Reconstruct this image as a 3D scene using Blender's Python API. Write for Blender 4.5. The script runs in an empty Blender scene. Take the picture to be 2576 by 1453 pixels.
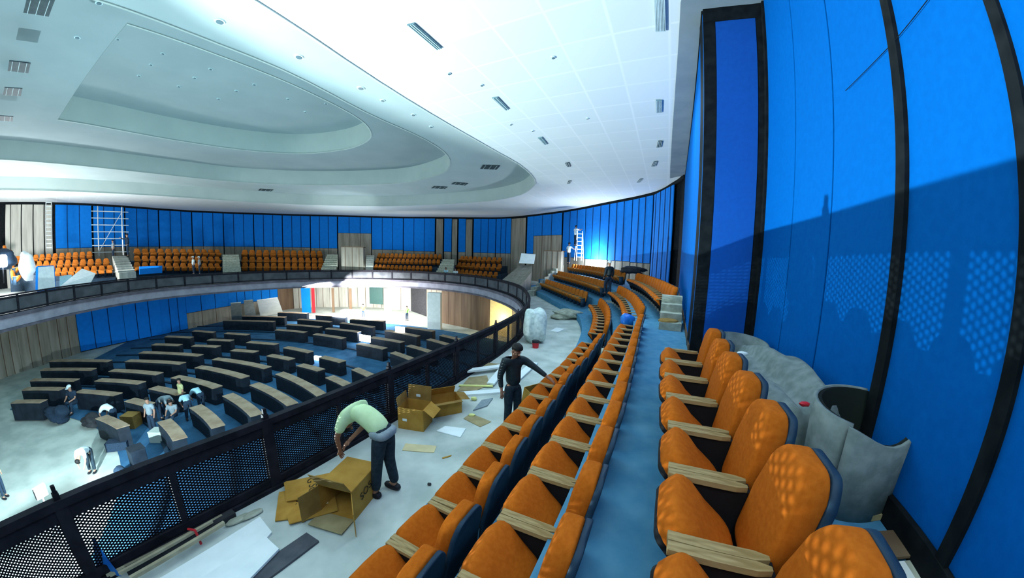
import bpy, bmesh, math, random
from mathutils import Vector, Matrix
from mathutils.geometry import tessellate_polygon
R=random.Random(7)
sc=bpy.context.scene
COL=sc.collection
# levels (metres, eye level = 0)
FLOOR_LOW=-8.3; FLOOR_BAL=-3.4; TIER=(-3.05,-2.45,-1.83); F1=(-12.34,4.18,-6.0); CEIL=5.0; L1=6.1; L2=7.4; L3=8.9
# ------------------------------------------------------------------ materials
def mat(name,c,c2=None,scale=8.,rough=.8,bump=0.,metal=0.,emit=None,es=0.,spec=.3,kind='noise',detail=4,alpha=None,lo=.35,hi=.65):
    m=bpy.data.materials.new(name); m.use_nodes=True; nt=m.node_tree; b=nt.nodes['Principled BSDF']
    b.inputs['Roughness'].default_value=rough; b.inputs['Metallic'].default_value=metal
    b.inputs['Specular IOR Level'].default_value=spec
    tc=nt.nodes.new('ShaderNodeTexCoord')
    if kind=='noise': t=nt.nodes.new('ShaderNodeTexNoise'); t.inputs['Scale'].default_value=scale; t.inputs['Detail'].default_value=detail; fac=t.outputs['Fac']; nt.links.new(tc.outputs['Object'],t.inputs['Vector'])
    elif kind=='grain':
        mp=nt.nodes.new('ShaderNodeMapping'); mp.inputs['Scale'].default_value=(scale,scale*.12,scale*.5)
        t=nt.nodes.new('ShaderNodeTexNoise'); t.inputs['Scale'].default_value=3; t.inputs['Detail'].default_value=6; nt.links.new(tc.outputs['Object'],mp.inputs[0]); nt.links.new(mp.outputs[0],t.inputs['Vector']); fac=t.outputs['Fac']
    elif kind=='vgrain':
        mp=nt.nodes.new('ShaderNodeMapping'); mp.inputs['Scale'].default_value=(scale,scale,scale*.12)
        t=nt.nodes.new('ShaderNodeTexNoise'); t.inputs['Scale'].default_value=1; t.inputs['Detail'].default_value=4; nt.links.new(tc.outputs['Object'],mp.inputs[0]); nt.links.new(mp.outputs[0],t.inputs['Vector']); fac=t.outputs['Fac']
    r=nt.nodes.new('ShaderNodeValToRGB'); r.color_ramp.elements[0].position=lo; r.color_ramp.elements[1].position=hi
    r.color_ramp.elements[0].color=(*c,1); r.color_ramp.elements[1].color=(*(c2 or tuple(min(1,x*1.15) for x in c)),1)
    nt.links.new(fac,r.inputs['Fac']); nt.links.new(r.outputs['Color'],b.inputs['Base Color'])
    if bump: 
        bn=nt.nodes.new('ShaderNodeBump'); bn.inputs['Strength'].default_value=bump; bn.inputs['Distance'].default_value=.02
        nt.links.new(fac,bn.inputs['Height']); nt.links.new(bn.outputs[0],b.inputs['Normal'])
    if emit: b.inputs['Emission Color'].default_value=(*emit,1); b.inputs['Emission Strength'].default_value=es
    if alpha is not None: b.inputs['Alpha'].default_value=alpha
    return m
M=dict(
 orange=mat('orange_fabric',(.43,.095,.007),(.50,.118,.010),30,.9,.15,spec=.06),
 orange_far=mat('orange_fabric_far',(.36,.10,.015),(.48,.145,.022),6,.9,spec=.05),
 shell=mat('dark_blue_shell',(.008,.025,.05),(.012,.04,.075),10,.6),
 oak=mat('oak_armrest',(.24,.155,.06),(.42,.30,.14),14,.6,.1,spec=.15,kind='grain'),
 under=mat('black_underseat',(.004,.004,.006),None,5,.8),
 foot=mat('pale_foot',(.5,.47,.4),None,5,.6),
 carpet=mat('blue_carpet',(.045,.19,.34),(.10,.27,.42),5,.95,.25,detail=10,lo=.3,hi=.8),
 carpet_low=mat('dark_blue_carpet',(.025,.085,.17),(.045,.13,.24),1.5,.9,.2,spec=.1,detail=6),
 concrete=mat('dusty_concrete',(.40,.45,.42),(.60,.64,.60),1.7,.9,.25,detail=9),
 sand=mat('bare_screed',(.36,.39,.36),(.52,.55,.50),.9,.9,.2,detail=8),
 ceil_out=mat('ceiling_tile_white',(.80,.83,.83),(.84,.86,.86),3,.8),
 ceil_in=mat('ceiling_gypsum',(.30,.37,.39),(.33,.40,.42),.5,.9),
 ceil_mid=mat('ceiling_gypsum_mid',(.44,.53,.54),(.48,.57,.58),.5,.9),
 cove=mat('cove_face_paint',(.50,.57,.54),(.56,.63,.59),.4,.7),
 painted_shade=mat('painted_ceiling_shade',(.20,.25,.28),(.25,.30,.33),1,.9),  # darker ceiling colour, paints in the shadow beside the wall
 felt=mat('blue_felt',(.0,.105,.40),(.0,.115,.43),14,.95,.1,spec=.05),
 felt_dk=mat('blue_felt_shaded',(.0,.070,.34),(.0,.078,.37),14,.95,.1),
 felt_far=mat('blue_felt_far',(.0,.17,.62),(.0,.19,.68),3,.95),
 batten=mat('black_batten',(.006,.008,.010),(.012,.015,.017),6,.8,spec=.05),
 seam=mat('dark_seam',(.0,.015,.07),None,6,.9),
 ply=mat('grey_plywood',(.21,.19,.15),(.33,.30,.245),2.5,.85,kind='vgrain'),
 ply_lt=mat('pale_plywood',(.42,.41,.36),(.58,.57,.50),2.5,.85,kind='vgrain'),
 brown=mat('brown_panel',(.10,.06,.035),(.17,.11,.065),2,.7,kind='vgrain'),
 steel=mat('dark_railing_steel',(.010,.010,.014),(.02,.019,.026),5,.75,spec=.08),
 meshm=mat('expanded_metal',(.010,.010,.014),None,5,.8,spec=.05),
 net=mat('grey_dust_net',(.045,.05,.06),(.08,.088,.10),1.2,.9),
 fascia=mat('fascia_paint',(.07,.065,.085),(.12,.11,.14),1.5,.8),
 fascia2=mat('fascia_pale',(.22,.22,.27),(.30,.30,.36),1.5,.8),
 desk=mat('black_desk_front',(.006,.010,.018),(.012,.02,.032),3,.6),
 desktop=mat('unfinished_desk_top',(.25,.165,.105),(.35,.25,.17),2.5,.8,kind='noise'),
 card=mat('cardboard',(.40,.20,.03),(.50,.27,.05),5,.85),
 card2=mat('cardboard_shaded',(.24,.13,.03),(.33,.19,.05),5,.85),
 card_in=mat('cardboard_inside',(.30,.24,.12),(.40,.32,.17),5,.85),
 ink=mat('black_print',(.03,.02,.01),None,5,.8),
 tape=mat('clear_tape',(.62,.52,.30),None,5,.3),
 white=mat('white_foam',(.80,.86,.86),(.88,.93,.93),3,.8),
 whitebd=mat('white_board',(.72,.74,.70),(.80,.82,.79),3,.6),
 greyfelt=mat('grey_underlay_felt',(.15,.19,.185),(.23,.27,.265),9,.97,.35,detail=8),
 felt_shade=mat('felt_inside_shade',(.006,.010,.008),None,9,.97),  # black put on as the shade inside the grey felt roll
 bag=mat('white_sack',(.52,.60,.57),(.74,.82,.79),9,.6,.5),
 red=mat('red_plastic',(.55,.02,.03),None,5,.4),
 dark=mat('dark_grey',(.02,.02,.025),(.035,.035,.04),5,.7),
 greyplank=mat('dark_grey_plank',(.06,.065,.08),(.09,.095,.11),6,.7),
 stick=mat('timber_batten',(.34,.30,.20),(.46,.41,.28),6,.8),
 bluefilm=mat('blue_film',(.0,.10,.5),(.02,.22,.55),4,.4),
 yellow=mat('yellow_paint',(.75,.75,.28),None,5,.5),
 skin=mat('skin',(.30,.14,.085),(.34,.165,.10),4,.6),
 skin_far=mat('skin_far',(.36,.19,.13),None,4,.6),
 hair=mat('black_hair',(.006,.005,.005),None,30,.7),
 lime=mat('lime_shirt',(.60,.78,.42),(.68,.86,.50),8,.9,.2),
 jeans=mat('dark_jeans',(.010,.02,.03),(.02,.035,.05),20,.9,.2),
 greyc=mat('grey_cloth',(.22,.27,.30),(.28,.33,.36),20,.9),
 jacket=mat('black_jacket',(.006,.014,.018),(.012,.024,.03),20,.6,.2),
 whitec=mat('white_cloth',(.62,.70,.72),(.72,.80,.82),20,.9),
 paleblue=mat('pale_blue_cloth',(.28,.50,.60),(.38,.60,.70),20,.9),
 yellowc=mat('yellow_cloth',(.45,.45,.20),(.52,.52,.26),20,.9),
 navy=mat('navy_cloth',(.012,.025,.05),(.02,.04,.07),20,.9),
 hiviz=mat('hi_vis_green',(.2,.75,.1),None,9,.8),
 shoe=mat('dark_shoe',(.01,.01,.015),None,9,.6),
 metal=mat('scaffold_tube',(.45,.50,.50),(.55,.60,.60),5,.4,metal=.6),
 lampw=mat('lamp_white',(.9,.95,1),None,5,.5,emit=(.80,.93,1.),es=60),
 lampb=mat('lamp_small',(.9,.95,1),None,5,.5,emit=(.80,.90,1.),es=9),
 litface=mat('lit_white_sheet',(.85,.88,.9),None,5,.5),
 glass=mat('lens_glass',(.10,.16,.19),None,5,.3),
 slot=mat('vent_slot',(.16,.28,.31),(.2,.33,.36),5,.6),
 slotd=mat('vent_slot_dark',(.03,.05,.06),(.05,.08,.09),5,.6),
 slotw=mat('vent_frame',(.55,.68,.70),None,5,.6),
 rubble=mat('plaster_rubble',(.30,.31,.24),(.48,.49,.40),6,.9,.5),
 yellit=mat('warm_lit_plaster',(.85,.70,.35),None,3,.8),
 green=mat('green_board',(.02,.055,.05),None,3,.5),
)
# ceiling tile grid in the outer ring, seams a hair darker
def tile_grid():
    m=M['ceil_out']; nt=m.node_tree; b=nt.nodes['Principled BSDF']; tc=nt.nodes.new('ShaderNodeTexCoord')
    mp=nt.nodes.new('ShaderNodeMapping'); mp.inputs['Rotation'].default_value=(0,0,math.radians(26)); mp.inputs['Scale'].default_value=(1,1,0)
    br=nt.nodes.new('ShaderNodeTexBrick'); br.offset=0; br.inputs['Scale'].default_value=1; br.inputs['Brick Width'].default_value=1.2; br.inputs['Row Height'].default_value=1.2
    br.inputs['Mortar Size'].default_value=.05; br.inputs['Mortar Smooth'].default_value=.8
    br.inputs['Color1'].default_value=(.80,.84,.84,1); br.inputs['Color2'].default_value=(.76,.81,.82,1); br.inputs['Mortar'].default_value=(.86,.89,.90,1)
    nt.links.new(tc.outputs['Object'],mp.inputs[0]); nt.links.new(mp.outputs[0],br.inputs['Vector']); nt.links.new(br.outputs['Color'],b.inputs['Base Color'])
tile_grid()
# ------------------------------------------------------------------ mesh helpers
class MB:
    def __init__(s): s.v=[]; s.f=[]; s.m=[]
    def add(s,vs,fs,mi=0):
        k=len(s.v); s.v+= [tuple(v) for v in vs]; s.f+=[tuple(i+k for i in f) for f in fs]; s.m+=[mi]*len(fs); return s
    def box(s,c,sz,rz=0,mi=0,T=None,taper=1.):
        x,y,z=[q/2 for q in sz]; P=[]
        for dz in(-1,1):
            q=taper if dz>0 else 1
            for dx,dy in((-1,-1),(1,-1),(1,1),(-1,1)): P.append(Vector((dx*x*q,dy*y*q,dz*z)))
        if T is None: T=Matrix.Translation(Vector(c))@Matrix.Rotation(rz,4,'Z')
        else: T=T@Matrix.Translation(Vector(c))@Matrix.Rotation(rz,4,'Z')
        return s.add([T@p for p in P],[(3,2,1,0),(4,5,6,7),(0,1,5,4),(1,2,6,5),(2,3,7,6),(3,0,4,7)],mi)
    def prism(s,pts,z0,z1,mi=0):
        n=len(pts); v=[(p[0],p[1],z0) for p in pts]+[(p[0],p[1],z1) for p in pts]
        f=[tuple(range(n-1,-1,-1)),tuple(range(n,2*n))]+[(i,(i+1)%n,(i+1)%n+n,i+n) for i in range(n)]
        return s.add(v,f,mi)
    def strip(s,A,B,mi=0):
        n=len(A); return s.add(list(A)+list(B),[(i,i+1,n+i+1,n+i) for i in range(n-1)],mi)
    def bar(s,a,b,w,h=None,mi=0,up=(0,0,1)):
        a=Vector(a);b=Vector(b);h=h or w;d=(b-a).normalized();u=Vector(up)
        if abs(d.dot(u))>.98: u=Vector((0,1,0))
        x=d.cross(u).normalized();y=x.cross(d).normalized();P=[]
        for q in(a,b):
            for i,j in((-1,-1),(1,-1),(1,1),(-1,1)): P.append(q+x*i*w/2+y*j*h/2)
        return s.add(P,[(3,2,1,0),(4,5,6,7),(0,1,5,4),(1,2,6,5),(2,3,7,6),(3,0,4,7)],mi)
    def rail(s,P,w,h,mi=0):          # rectangular section swept along a polyline lying roughly level
        n=len(P);V=[]
        for i in range(n):
            d=(Vector(P[min(i+1,n-1)])-Vector(P[max(i-1,0)])); d.z=0; d.normalize(); x=Vector((d.y,-d.x,0)); q=Vector(P[i])
            for a,b in((-1,-1),(1,-1),(1,1),(-1,1)): V.append(q+x*a*w/2+Vector((0,0,b*h/2)))
        F=[(3,2,1,0),tuple(4*(n-1)+k for k in range(4))]
        for i in range(n-1):
            for k in range(4): F.append((4*i+k,4*i+(k+1)%4,4*i+4+(k+1)%4,4*i+4+k))
        return s.add(V,F,mi)
    def cyl(s,a,b,r,r2=None,n=10,mi=0):
        a=Vector(a);b=Vector(b);r2=r if r2 is None else r2;d=(b-a).normalized();u=Vector((0,0,1)) if abs(d.z)<.9 else Vector((1,0,0))
        x=d.cross(u).normalized();y=d.cross(x);V=[]
        for q,rr in((a,r),(b,r2)):
            for k in range(n): t=2*math.pi*k/n; V.append(q+x*math.cos(t)*rr+y*math.sin(t)*rr)
        return s.add(V,[tuple(range(n)),tuple(range(2*n-1,n-1,-1))]+[(k,k+n,(k+1)%n+n,(k+1)%n) for k in range(n)],mi)
    def soft(s,sz,e=.3,nu=20,nv=12,fn=None,mi=0):   # super-ellipsoid cushion
        def g(c,p): return math.copysign(abs(c)**p,c)
        V=[];F=[]
        for j in range(nv+1):
            ph=-math.pi/2+math.pi*j/nv
            for i in range(nu):
                th=2*math.pi*i/nu
                p=Vector((sz[0]/2*g(math.cos(ph),e)*g(math.cos(th),e),sz[1]/2*g(math.cos(ph),e)*g(math.sin(th),e),sz[2]/2*g(math.sin(ph),e)))
                V.append(fn(p) if fn else p)
        for j in range(nv):
            for i in range(nu): F.append((j*nu+i,j*nu+(i+1)%nu,(j+1)*nu+(i+1)%nu,(j+1)*nu+i))
        return s.add(V,F,mi)
    def mesh(s,name,mats,smooth=False):
        me=bpy.data.meshes.new(name); me.from_pydata([tuple(v) for v in s.v],[],s.f)
        for m in (mats if isinstance(mats,(list,tuple)) else [mats]): me.materials.append(m)
        me.polygons.foreach_set('material_index',s.m)
        if smooth: me.polygons.foreach_set('use_smooth',[True]*len(s.f))
        me.update(); 
        bm=bmesh.new(); bm.from_mesh(me); bmesh.ops.remove_doubles(bm,verts=bm.verts,dist=1e-5); bmesh.ops.recalc_face_normals(bm,faces=bm.faces); bm.to_mesh(me); bm.free()
        return me
    def build(s,name,mats,parent=None,loc=(0,0,0),rz=0,smooth=False,bevel=0):
        o=bpy.data.objects.new(name,s.mesh(name,mats,smooth)); COL.objects.link(o); o.location=loc; o.rotation_euler=(0,0,rz)
        if parent: o.parent=parent
        if bevel: md=o.modifiers.new('b','BEVEL'); md.width=bevel; md.segments=2; md.limit_method='ANGLE'
        return o
def tag(o,label,cat,group=None,kind=None):
    o['label']=label; o['category']=cat
    if group: o['group']=group
    if kind: o['kind']=kind
    return o
def thing(name,label,cat,loc=(0,0,0),rz=0,group=None):
    o=bpy.data.objects.new(name,None); o.empty_display_size=.1; COL.objects.link(o); o.location=loc; o.rotation_euler=(0,0,rz); return tag(o,label,cat,group)
def struct(mb,name,mats,parent=None,smooth=False):
    o=mb.build(name,mats,parent,smooth=smooth)
    if not parent: o['kind']='structure'
    return o
def V2(p): return Vector((p[0],p[1]))
def spline(P,n=10):
    P=[Vector((*p[:2],p[2] if len(p)>2 else 0)) for p in P]; P=[2*P[0]-P[1]]+P+[2*P[-1]-P[-2]]; o=[]
    for i in range(1,len(P)-2):
        a,b,c,d=P[i-1:i+3]
        for k in range(n):
            t=k/n; o.append(.5*(2*b+(c-a)*t+(2*a-5*b+4*c-d)*t*t+(3*b-a-3*c+d)*t**3))
    return o+[P[-2]]
def arc(P):
    s=[0]
    for a,b in zip(P,P[1:]): s.append(s[-1]+(b-a).length)
    return s
def at_s(P,S,s):
    s=max(0,min(S[-1],s))
    for i in range(len(S)-1):
        if S[i+1]>=s:
            t=(s-S[i])/max(1e-9,S[i+1]-S[i]); return P[i].lerp(P[i+1],t),(P[i+1]-P[i]).normalized()
    return P[-1],(P[-1]-P[-2]).normalized()
def resample(P,n):
    S=arc(P); return [at_s(P,S,S[-1]*k/(n-1))[0] for k in range(n)]
def side(P,d):      # shift a plan curve d metres to the right of its direction of travel
    o=[]
    for i in range(len(P)):
        t=(P[min(i+1,len(P)-1)]-P[max(i-1,0)]).normalized(); o.append(P[i]+Vector((t.y,-t.x,0))*d)
    return o
def lift(P,z): return [(p[0],p[1],z) for p in P]
def fill(loops,z,mb=None,mi=0):
    mb=mb or MB(); L=[[Vector((p[0],p[1],0)) for p in l] for l in loops]; tri=tessellate_polygon(L); flat=[q for l in L for q in l]
    return mb.add([(p.x,p.y,z) for p in flat],[tuple(t) for t in tri],mi)
ORD=['first','second','third','fourth','fifth','sixth','seventh','eighth','ninth','tenth','eleventh','twelfth','thirteenth','fourteenth','fifteenth','sixteenth','seventeenth','eighteenth','nineteenth','twentieth','twenty-first','twenty-second','twenty-third','twenty-fourth','twenty-fifth','twenty-sixth','twenty-seventh','twenty-eighth','twenty-ninth','thirtieth','thirty-first','thirty-second','thirty-third','thirty-fourth']
# ------------------------------------------------------------------ plan curves
RAIL=spline([(-4.85,-3.5),(-4.7,-1),(-4.4,.9),(-4.0,2.3),(-3.2,3.95),(-2.28,5.95),(-1.2,8.35),(-.2,10.8),(.55,13.4),(.95,17.2),(.55,23),(-1.1,27.8),(-3.8,32),(-8.4,35.2),(-13.5,36.4),(-20,35.2),(-25.4,31.7),(-29,26),(-30.4,21),(-29.7,15.7),(-28.4,11.2),(-27.6,6),(-27,0)],12)
ARM1=spline([(-2.6,-1.5),(-1.5,1.0),(-.98,2.19),(-.74,2.7),(-.29,3.76),(.15,4.72),(.59,5.75),(1.12,6.73),(1.6,7.8),(2.42,9.6),(3.05,11.5),(3.5,13.2),(3.85,15.5),(3.86,17.6),(3.27,21.2),(2.3,26.6),(1.2,30.5)],8)
ARM2=spline([(-1.6,-1.6),(-.6,.7),(-.24,1.48),(.21,2.44),(.69,3.43),(1.15,4.43),(1.61,5.43),(2.03,6.36),(2.65,7.7),(3.4,9.3),(4.1,11.5),(4.55,13.3),(4.95,15.8),(5.0,18),(4.75,22.5),(3.75,28.5),(2.9,31.5)],8)
ARM3=spline([(-.25,-1),(.2,0),(.71,1.1),(1.19,2.11),(1.64,3.1),(2.07,3.99),(3.0,5.95),(3.91,8.0),(4.5,9.64),(5.35,12.4),(5.95,14.8),(6.3,17),(6.45,20),(6.4,24.6),(5.7,29),(4.9,33)],8)
E1=resample(side(ARM1,-.45),100); E2=resample(side(ARM2,-.30),100); E3=resample(side(ARM3,-.65),100)
WALL=spline([(9.9,18.1),(10.3,20),(10.5,24),(8.4,29.7),(5.5,36.3),(-.4,44),(-5.5,45.8),(-11,46.2),(-17.2,46.5),(-25.2,44.6),(-33.6,42),(-42.3,36),(-45.6,26.2),(-49.3,17.9),(-51,12),(-52,4)],12)
wx=lambda y:2.20+.445*y
NR=(4.63,5.47); NL=(3.6,5.93); NB=(wx(-6),-6)
OUT=[Vector((*NB,0)),Vector((*NR,0)),Vector((*NL,0))]+WALL+[Vector((-52,-12,0)),Vector((NB[0],-12,0))]
DC=(-21.2,-1.05)
# ------------------------------------------------------------------ floors
mb=MB(); fill([[(-53,-12),(8,-12),(14,20),(8,42),(-10,50),(-40,48),(-53,30)]],FLOOR_LOW,mb); struct(mb,'floor',M['sand'])
mb=MB(); A=[];B=[]
for k in range(61):
    a=math.radians(28+92*k/60); A.append((DC[0]+math.cos(a)*11.2,DC[1]+math.sin(a)*11.2,FLOOR_LOW+.03)); B.append((DC[0]+math.cos(a)*36.5,DC[1]+math.sin(a)*36.5,FLOOR_LOW+.03))
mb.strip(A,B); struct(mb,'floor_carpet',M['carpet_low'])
n=0
for r in (12.9,15.1,16.7,18.4,20.1,21.9,24,27,29.6,32.2):   # low step edges between the desk rows
    mb=MB(); P=[]
    for k in range(50):
        a=math.radians(32+84*k/49); P.append((DC[0]+math.cos(a)*r,DC[1]+math.sin(a)*r,FLOOR_LOW+.06))
    mb.rail(P,.16,.12); n+=1; struct(mb,'trim_%d'%n,M['shell'])
railp=[Vector(p) for p in RAIL]
hole=railp+[Vector((-27,-9,0)),Vector((-4.85,-9,0))]
outer=OUT
mb=MB(); fill([outer,hole],FLOOR_BAL,mb); struct(mb,'floor_balcony',M['concrete'])
mb=MB(); fill([outer,hole],-4.3,mb); struct(mb,'ceiling_under_balcony',M['whitebd'])
inner=side(railp,-.12)
mb=MB(); mb.strip(lift(inner,FLOOR_BAL-.02),lift(inner,-4.3)); mb.strip(lift(inner,FLOOR_BAL-.02),lift(railp,FLOOR_BAL-.0)); struct(mb,'trim_11',M['fascia2'])
mb=MB(); P=side(railp,-.16); mb.rail(lift(P,FLOOR_BAL-.08),.14,.22); struct(mb,'trim_12',M['fascia'])
mb=MB(); mb.rail(lift(side(railp,-.20),-4.22),.12,.14); struct(mb,'trim_13',M['fascia'])
def tier(Ea,Eb,z,zlow,name):
    mb=MB(); mb.strip(lift(Ea,z),lift(Eb,z)); mb.strip(lift(Ea,zlow),lift(Ea,z)); return struct(mb,name,M['carpet'])
tier(E1,E2,TIER[0],FLOOR_BAL,'floor_tier'); tier(E2,E3,TIER[1],TIER[0],'floor_tier')
OUT3=[]
for i,p in enumerate(E3):
    t=(E3[min(i+1,99)]-E3[max(i-1,0)]).normalized(); nrm=Vector((t.y,-t.x,0)); d=2.35 if p.y<4.6 else (2.0 if p.y<7 else min(3.6,2.0+.14*(p.y-7)))
    OUT3.append(p+nrm*d)
tier(E3,OUT3,TIER[2],TIER[1],'floor_tier')
# ------------------------------------------------------------------ near wall with its battens and blue felt panels
def plane_panel(mb,a,b,z0,z1,off=.03,th=.03,mi=0,inset=0.):
    a=Vector((*a[:2],0));b=Vector((*b[:2],0));d=(b-a).normalized();nrm=Vector((-d.y,d.x,0))
    a=a+d*inset+nrm*off; b=b-d*inset+nrm*off
    mb.box(((a.x+b.x)/2,(a.y+b.y)/2,(z0+z1)/2),((b-a).length,th,z1-z0),math.atan2(d.y,d.x),mi); return mb
mb=MB(); plane_panel(mb,NB,NR,FLOOR_BAL,CEIL,-.12,.2); wr=struct(mb,'wall_right',M['batten'])
ys=[-4.2,-2.9,-1.62,-.33,.871,2.01,3.156,4.198,5.40]
wide={-4.2:1,-1.62:1,.871:1,2.01:1,-.33:0,3.156:0,4.198:0,-2.9:0,5.40:1}
for y0,y1 in zip(ys,ys[1:]):
    mb=MB(); plane_panel(mb,(wx(y0),y0),(wx(y1),y1),TIER[2]+.21,CEIL-.02,.01,.05,inset=.016); mb.build('felt_panel',M['felt'],wr,bevel=.008)
for y in ys:
    if wide[y]:
        d=.055; mb=MB(); plane_panel(mb,(wx(y-d),y-d),(wx(y+d),y+d),TIER[2],CEIL,.05,.05); mb.build('batten',M['batten'],wr)
mb=MB(); plane_panel(mb,NB,NR,TIER[2]-.05,TIER[2]+.21,.05,.06); mb.build('baseboard',M['batten'],wr)
mb=MB(); ca=Vector((2.804,1.358,1.914));cb=Vector((3.076,1.968,1.866));cc_=Vector((3.45,2.809,1.841)); nn=Vector((-.91,.41,0))*.06
for p,q in((ca,cb),(cb,cc_)): mb.cyl(p-ca,q-ca,.004,n=6)
tag(mb.build('thin_cable',M['batten'],loc=ca+nn*1.2),'thin dark cable running diagonally down the near blue wall','cable')
# return face of the projecting bay
mb=MB(); plane_panel(mb,NR,NL,FLOOR_BAL,CEIL,-.3,.5); wf=struct(mb,'wall_return',M['batten'])
def lerp(a,b,t): return (a[0]+(b[0]-a[0])*t,a[1]+(b[1]-a[1])*t)
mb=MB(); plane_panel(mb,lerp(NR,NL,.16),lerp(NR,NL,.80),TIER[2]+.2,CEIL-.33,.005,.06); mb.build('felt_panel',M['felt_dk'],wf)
for a,b in((0,.15),(.81,1.0)):
    mb=MB(); plane_panel(mb,lerp(NR,NL,a),lerp(NR,NL,b),TIER[2],CEIL,.0,.06); mb.build('batten',M['batten'],wf)
mb=MB(); plane_panel(mb,NR,NL,CEIL-.32,CEIL,.02,.07); mb.build('top_rail',M['batten'],wf)
# long side of the projecting bay
NE=(9.9,18.1)
mb=MB(); plane_panel(mb,NL,NE,FLOOR_BAL,CEIL,-.2,.3); ws=struct(mb,'wall_side_bay',M['seam'])
for k in range(11):
    mb=MB(); plane_panel(mb,lerp(NL,NE,k/11),lerp(NL,NE,(k+1)/11),TIER[2]+.16,CEIL-.10,-.02,.05,inset=.015); mb.build('felt_panel',M['felt'],ws)
mb=MB(); plane_panel(mb,NL,NE,TIER[2],TIER[2]+.14,.0,.05); mb.build('baseboard',M['brown'],ws)
mb=MB(); plane_panel(mb,NL,NE,CEIL-.09,CEIL,.0,.05); mb.build('top_rail',M['batten'],ws)
# ------------------------------------------------------------------ far curved wall
mb=MB(); WO=side(WALL,.12); mb.strip(lift(WO,-4.4),lift(WO,CEIL+.1)); wall=struct(mb,'wall_far',M['batten'])
BAY=[ # left end, right end, style, measured heights of the lower edge of the felt
 ((-49.24,18.051,-0.1),(-49.031,18.573,-0.133),'L',0),((-49.014,18.612,-0.135),(-48.572,19.623,-0.196),'L',0),((-48.538,19.7,-0.2),(-48.05,20.751,-0.259),'L',0),((-48.016,20.825,-0.263),(-47.565,21.776,-0.314),'L',0),((-47.53,21.848,-0.317),(-47.189,22.569,-0.353),'L',0),
 ((-47.074,22.813,0.373),(-45.633,26.118,0.275),'B',0),((-45.577,26.267,0.314),(-44.71,29.33,0.314),'B',0),((-44.68,29.453,0.313),(-43.793,32.932,0.344),'B',0),((-43.751,33.058,0.344),(-42.098,36.242,0.347),'B',0),((-42.011,36.347,0.4),(-39.362,38.713,0.363),'B',0),((-39.285,38.768,0.363),(-36.176,40.667,0.334),'B',0),((-36.088,40.715,0.335),(-32.872,42.345,0.313),'B',0),((-32.774,42.386,0.314),(-29.267,43.579,0.298),'B',0),((-29.159,43.608,0.299),(-25.553,44.507,0.231),'B',0),
 ((-25.42,44.542,2.418),(-20.911,45.769,2.52),'B',1),((-20.808,45.794,0.191),(-16.335,46.565,0.154),'B',0),((-16.215,46.571,0.097),(-11.434,46.232,0.012),'B',0),((-11.247,46.218,4.168),(-10.24,46.163,4.179),'G',0),((-10.061,46.156,0.041),(-8.941,46.121,0.065),'B',0),((-8.892,46.119,4.198),(-8.133,46.091,4.209),'G',0),((-7.942,46.082,0.03),(-6.885,46.006,0.055),'B',0),((-6.85,46.003,4.226),(-5.914,45.877,4.233),'G',0),
 ((-5.707,45.839,0.025),(-2.515,45.223,-0.008),'B',0),((-2.4,45.181,-0.005),(-0.306,43.913,-0.003),'B',0),((-0.262,43.872,4.182),(1.615,41.833,4.044),'G',0),((1.834,41.558,0.06),(2.599,40.566,0.083),'B',0),((2.623,40.535,2.348),(5.513,36.277,2.255),'B',1),((5.663,36.024,-0.176),(7.336,32.496,-0.204),'B',0),((7.389,32.359,-0.241),(8.724,28.915,-0.285),'B',0),((8.768,28.811,-0.282),(9.847,26.16,-0.319),'B',0),((9.88,26.067,-0.315),(10.546,23.716,-0.379),'B',0)]
def far_panel(a,b,z0,z1,m,name,off,th=.06,seams=2):
    mb=MB(); a=Vector((*a[:2],0));b=Vector((*b[:2],0)); d=(b-a).normalized(); nr=Vector((-d.y,d.x,0)); nr=nr if nr.dot(Vector((-18,22,0))-a)>0 else -nr
    c=(a+b)/2+nr*off; mb.box((c.x,c.y,(z0+z1)/2),((b-a).length-.04,th,z1-z0),math.atan2(d.y,d.x))
    for k in range(seams):
        q=a.lerp(b,(k+1)/(seams+1))+nr*(off+.03); mb.box((q.x,q.y,(z0+z1)/2),(.07,th,z1-z0-.02),math.atan2(d.y,d.x),1)
    return mb.build(name,[m,M['seam'] if name=='felt_panel' else M['brown']],wall)
for a,b,s,box in BAY:
    if s=='B':
        z0=min(a[2],b[2]) if not box else (a[2]+b[2])/2
        w=(Vector(a[:2])-Vector(b[:2])).length
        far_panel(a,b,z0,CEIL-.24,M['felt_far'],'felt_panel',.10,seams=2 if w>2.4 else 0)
        far_panel(a,b,-3.4,z0-.04,M['ply'] ,'plywood_strip',.06,seams=2 if w>2.4 else 0)
    elif s=='G': far_panel(a,b,-3.4,CEIL-.3,M['ply'],'plywood_strip',.06,seams=0)
    else: far_panel(a,b,-3.4,CEIL-.25,M['ply_lt'],'plywood_strip',.06,seams=0)
a,b=(10.25,19.9),(10.574,23.504,-0.311)
for k in range(4):
    p=lerp(a,b[:2],k/4); q=lerp(a,b[:2],(k+1)/4); far_panel(p,q,-2.4,CEIL-.24,M['felt_far'],'felt_panel',.10,seams=1)
mb=MB(); mb.rail(lift(side(WALL,-.02),CEIL-.10),.16,.24); struct(mb,'trim_14',M['batten'])
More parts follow.
